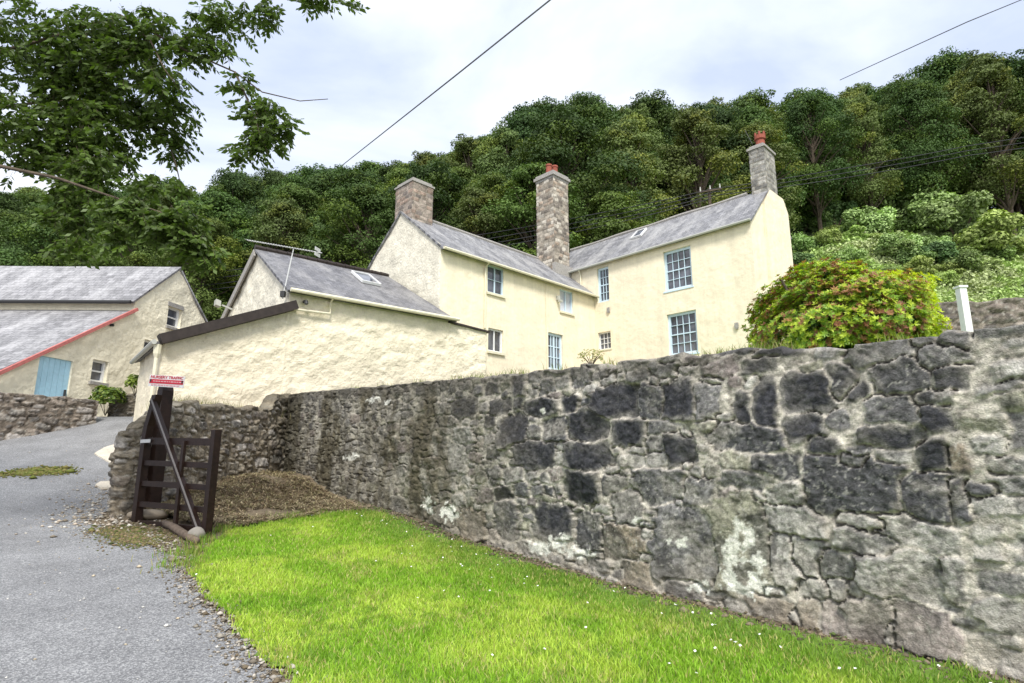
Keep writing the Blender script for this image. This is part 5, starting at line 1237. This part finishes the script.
clumps = [ # px, py, rx, ry, Y, n compound leaves
    (30, 40, 55, 50, 6.2, 90), (90, 40, 45, 42, 6.1, 95), (75, 95, 40, 38, 6.4, 85), (140, 30, 42, 32, 6.0, 70), (60, 145, 42, 32, 6.3, 80), (115, 95, 36, 30, 6.4, 55), (110, 150, 32, 24, 6.4, 42), (150, 120, 30, 24, 6.5, 42), (165, 80, 24, 24, 6.0, 26),
    (190, 45, 28, 24, 6.0, 26), (175, 142, 18, 18, 6.5, 22), (215, 18, 36, 22, 6.0, 30), (262, 8, 26, 16, 6.0, 18), (240, 80, 15, 14, 6.0, 9), (262, 108, 26, 17, 5.95, 26), (268, 132, 22, 18, 5.9, 26), (245, 148, 13, 13, 5.9, 9), (290, 122, 10, 10, 5.9, 7),
    (312, -4, 22, 9, 5.9, 12), (345, 3, 8, 5, 5.9, 3), (180, 186, 11, 8, 6.4, 8), (82, 190, 34, 24, 6.1, 46), (68, 215, 22, 18, 6.1, 22), (20, 130, 50, 50, 6.2, 90), (125, 205, 28, 17, 5.7, 32), (165, 225, 22, 18, 5.7, 28), (192, 240, 20, 16, 5.7, 26), (150, 180, 20, 12, 5.8, 12), (120, 235, 14, 14, 5.7, 14), (150, 212, 30, 14, 5.7, 22), (185, 215, 24, 16, 5.7, 16), (205, 250, 12, 10, 5.7, 10), (90, 165, 40, 22, 6.1, 40), (75, 245, 22, 16, 6.0, 16), (100, 120, 45, 34, 6.2, 50), (135, 60, 40, 34, 6.1, 45), (70, 60, 40, 50, 6.3, 60), (178, 110, 18, 20, 6.3, 14), (222, 45, 16, 14, 6.0, 10),
    (-60, 60, 90, 90, 6.4, 130), (-80, 170, 60, 50, 6.3, 60), (60, -70, 120, 50, 6.6, 150), (200, -60, 90, 32, 6.3, 80), (-250, -20, 140, 120, 7.0, 150)]
rg = np.random.default_rng(91); LC_, LA, LB, LCo = [], [], [], []
for (px, py, rx, ry, Y, n_) in clumps:
    c = at(px, py, Y); k = Y / F; gap = 0
    for _ in range(int(n_ * 2.4)):
        d = rnd_unit(1, rg)[0] * rg.uniform(.1, 1) ** .45; p = c + np.array([d[0] * rx * k, d[1] * .75 * (rx + ry) * k * .5, d[2] * ry * k])
        hd = rg.uniform(0, 6.28); ax = np.array([math.cos(hd), math.sin(hd), rg.uniform(-1.6, -.1)]); ax /= np.linalg.norm(ax)
        sidev = np.cross(ax, (0, 0, 1)); sidev /= np.linalg.norm(sidev) + 1e-9
        Lr = rg.uniform(.12, .22); pairs = 4; tone = rg.uniform(.7, 1.35)
        mb.tube([p, p + ax * Lr], .0016, 3)
        for j in range(pairs):
            for sg_ in (-1, 1):
                b = p + ax * Lr * (.25 + .7 * j / pairs); la = sidev * sg_ * .8 + ax * .6 + np.array([0, 0, rg.uniform(-.5, .0)]); la /= np.linalg.norm(la); l = rg.uniform(.06, .10)
                nv = np.cross(la, rnd_unit(1, rg)[0]); nv /= np.linalg.norm(nv); LC_.append(b + la * l / 2); LA.append(la * l / 2); LB.append(nv * .019); LCo.append(np.array([.08, .125, .024]) * tone * rg.uniform(.8, 1.25))
        la = ax; l = .075; nv = np.cross(la, rnd_unit(1, rg)[0]); nv /= np.linalg.norm(nv); LC_.append(p + ax * Lr + la * l / 2); LA.append(la * l / 2); LB.append(nv * .019); LCo.append(np.array([.08, .125, .024]) * tone)
mb.build('trunk', 'bark', ash, smooth=True)
quads_mesh('crown', np.array(LC_), np.array(LA), np.array(LB), np.array(LCo), 'leaf', ash)

# ------------------------------------------------------------------ cables
def cable(pts, r, label, m='cable', sag=0.0, name='overhead_cable'):
    P = [np.asarray(p, float) for p in pts]; out = []
    for a, b in zip(P[:-1], P[1:]):
        for t in np.linspace(0, 1, 12, endpoint=False): out.append(a * (1 - t) + b * t - np.array([0, 0, sag * 4 * t * (1 - t)]))
    out.append(P[-1]); mb = MB(); mb.tube(out, r, 6); o = mb.build(name, m, smooth=True); tag(o, label, 'cable'); return o
cable([at(640, -75, 9), at(550, 0, 14), at(455, 76, 24), at(340, 167, 62)], [*np.linspace(.012, .045, 37)], 'single cable slanting up across the sky left of centre', 'cable_pale')
cable([at(1060, -16, 20), at(967, 22, 26), at(840, 80, 60)], [*np.linspace(.014, .04, 25)], 'single cable crossing the sky in the upper right corner', 'cable_pale')
Yc = 33.5
names = ['uppermost', 'second', 'third', 'lowest']
for i, dy in enumerate((0, 6, 12, 17)):
    cable([at(100, 287 + dy, 33), at(187, 275 + dy, Yc), at(340, 256 + dy, Yc), at(478, 235 + dy * .9, Yc), at(600, 213 + dy * .8, Yc), at(712, 189 + dy * .55, Yc), at(840, 169 + dy * .8, Yc), at(967, 146 + dy * .8, Yc), at(1100, 124 + dy, Yc)][:9 if i < 3 else 6], .022, f'{names[i]} of the dark power lines passing behind the chimneys', 'cable', .05)
pp = at(712, 215, 33.7); up_ = empty('utility_pole', (pp[0], pp[1], 8), 'pole top with crossarm just behind the ridge of the main roof', 'pole')
ztp = at(712, 187, 33.7)[2]; mb = MB(); mb.tube([(pp[0], pp[1] + .2, 5), (pp[0], pp[1] + .2, ztp)], [.13, .09], 8); mb.build('shaft', 'bark', up_)
mb = MB(); mb.beam((pp[0] - .7, pp[1], ztp - .35), (pp[0] + .7, pp[1], ztp - .1), .08, .10); mb.build('crossarm', 'bark', up_)
for k in (-.6, 0, .6):
    mb = MB(); mb.tube([(pp[0] + k, pp[1] - .0, ztp - .2 + k * .18), (pp[0] + k, pp[1], ztp + .1 + k * .18)], [.05, .03], 7); mb.build('insulator', 'grey_plastic', up_)

# ------------------------------------------------------------------ world + sun
w = bpy.data.worlds.new('World'); scene.world = w; w.use_nodes = True
nt = w.node_tree; N = nt.nodes; L = nt.links; N.clear()
SUN_EL, SUN_AZ = R(50), R(174)       # azimuth clockwise from +Y: behind the camera, a little to the left
sky = N.new('ShaderNodeTexSky'); sky.sky_type = 'NISHITA'; sky.sun_disc = False; sky.sun_elevation = SUN_EL; sky.sun_rotation = SUN_AZ
sky.air_density = 1; sky.dust_density = 2; sky.ozone_density = 1
bg1 = N.new('ShaderNodeBackground'); bg1.inputs[1].default_value = .10; L.new(sky.outputs[0], bg1.inputs[0])
tc = N.new('ShaderNodeTexCoord'); mp = N.new('ShaderNodeMapping'); mp.inputs['Scale'].default_value = (1, 1, 2.2); mp.inputs['Location'].default_value = (.35, .2, .1)
L.new(tc.outputs['Generated'], mp.inputs[0])
ns = N.new('ShaderNodeTexNoise'); ns.inputs['Scale'].default_value = 1.7; ns.inputs['Detail'].default_value = 7; ns.inputs['Roughness'].default_value = .52; ns.inputs['Distortion'].default_value = .4
L.new(mp.outputs[0], ns.inputs['Vector'])
cr = N.new('ShaderNodeValToRGB'); e = cr.color_ramp.elements
e[0].position = .38; e[0].color = (.56, .64, .84, 1); e[1].position = .64; e[1].color = (1.02, 1.03, 1.06, 1)
m_ = e.new(.50); m_.color = (.78, .84, .96, 1)
L.new(ns.outputs['Fac'], cr.inputs[0])
bg2 = N.new('ShaderNodeBackground'); bg2.inputs[1].default_value = .74; L.new(cr.outputs[0], bg2.inputs[0])
mx = N.new('ShaderNodeMixShader'); mx.inputs[0].default_value = .92; L.new(bg1.outputs[0], mx.inputs[1]); L.new(bg2.outputs[0], mx.inputs[2])
out = N.new('ShaderNodeOutputWorld'); L.new(mx.outputs[0], out.inputs[0])
sd = bpy.data.lights.new('sun', 'SUN'); sd.energy = 2.5; sd.angle = R(16); sd.color = (1, .97, .92)
so = bpy.data.objects.new('sun', sd); col.objects.link(so)
dirv = Vector((math.sin(SUN_AZ) * math.cos(SUN_EL), math.cos(SUN_AZ) * math.cos(SUN_EL), math.sin(SUN_EL)))
so.rotation_euler = dirv.to_track_quat('Z', 'Y').to_euler(); so.location = (0, -5, 20)
vs = scene.view_settings; vs.view_transform = 'Standard'; vs.look = 'None'; vs.gamma = 1; vs.exposure = .84
scene.render.engine = 'CYCLES'
scene.cycles.max_bounces = 6; scene.cycles.diffuse_bounces = 3; scene.cycles.transmission_bounces = 3
bpy.context.view_layer.update()
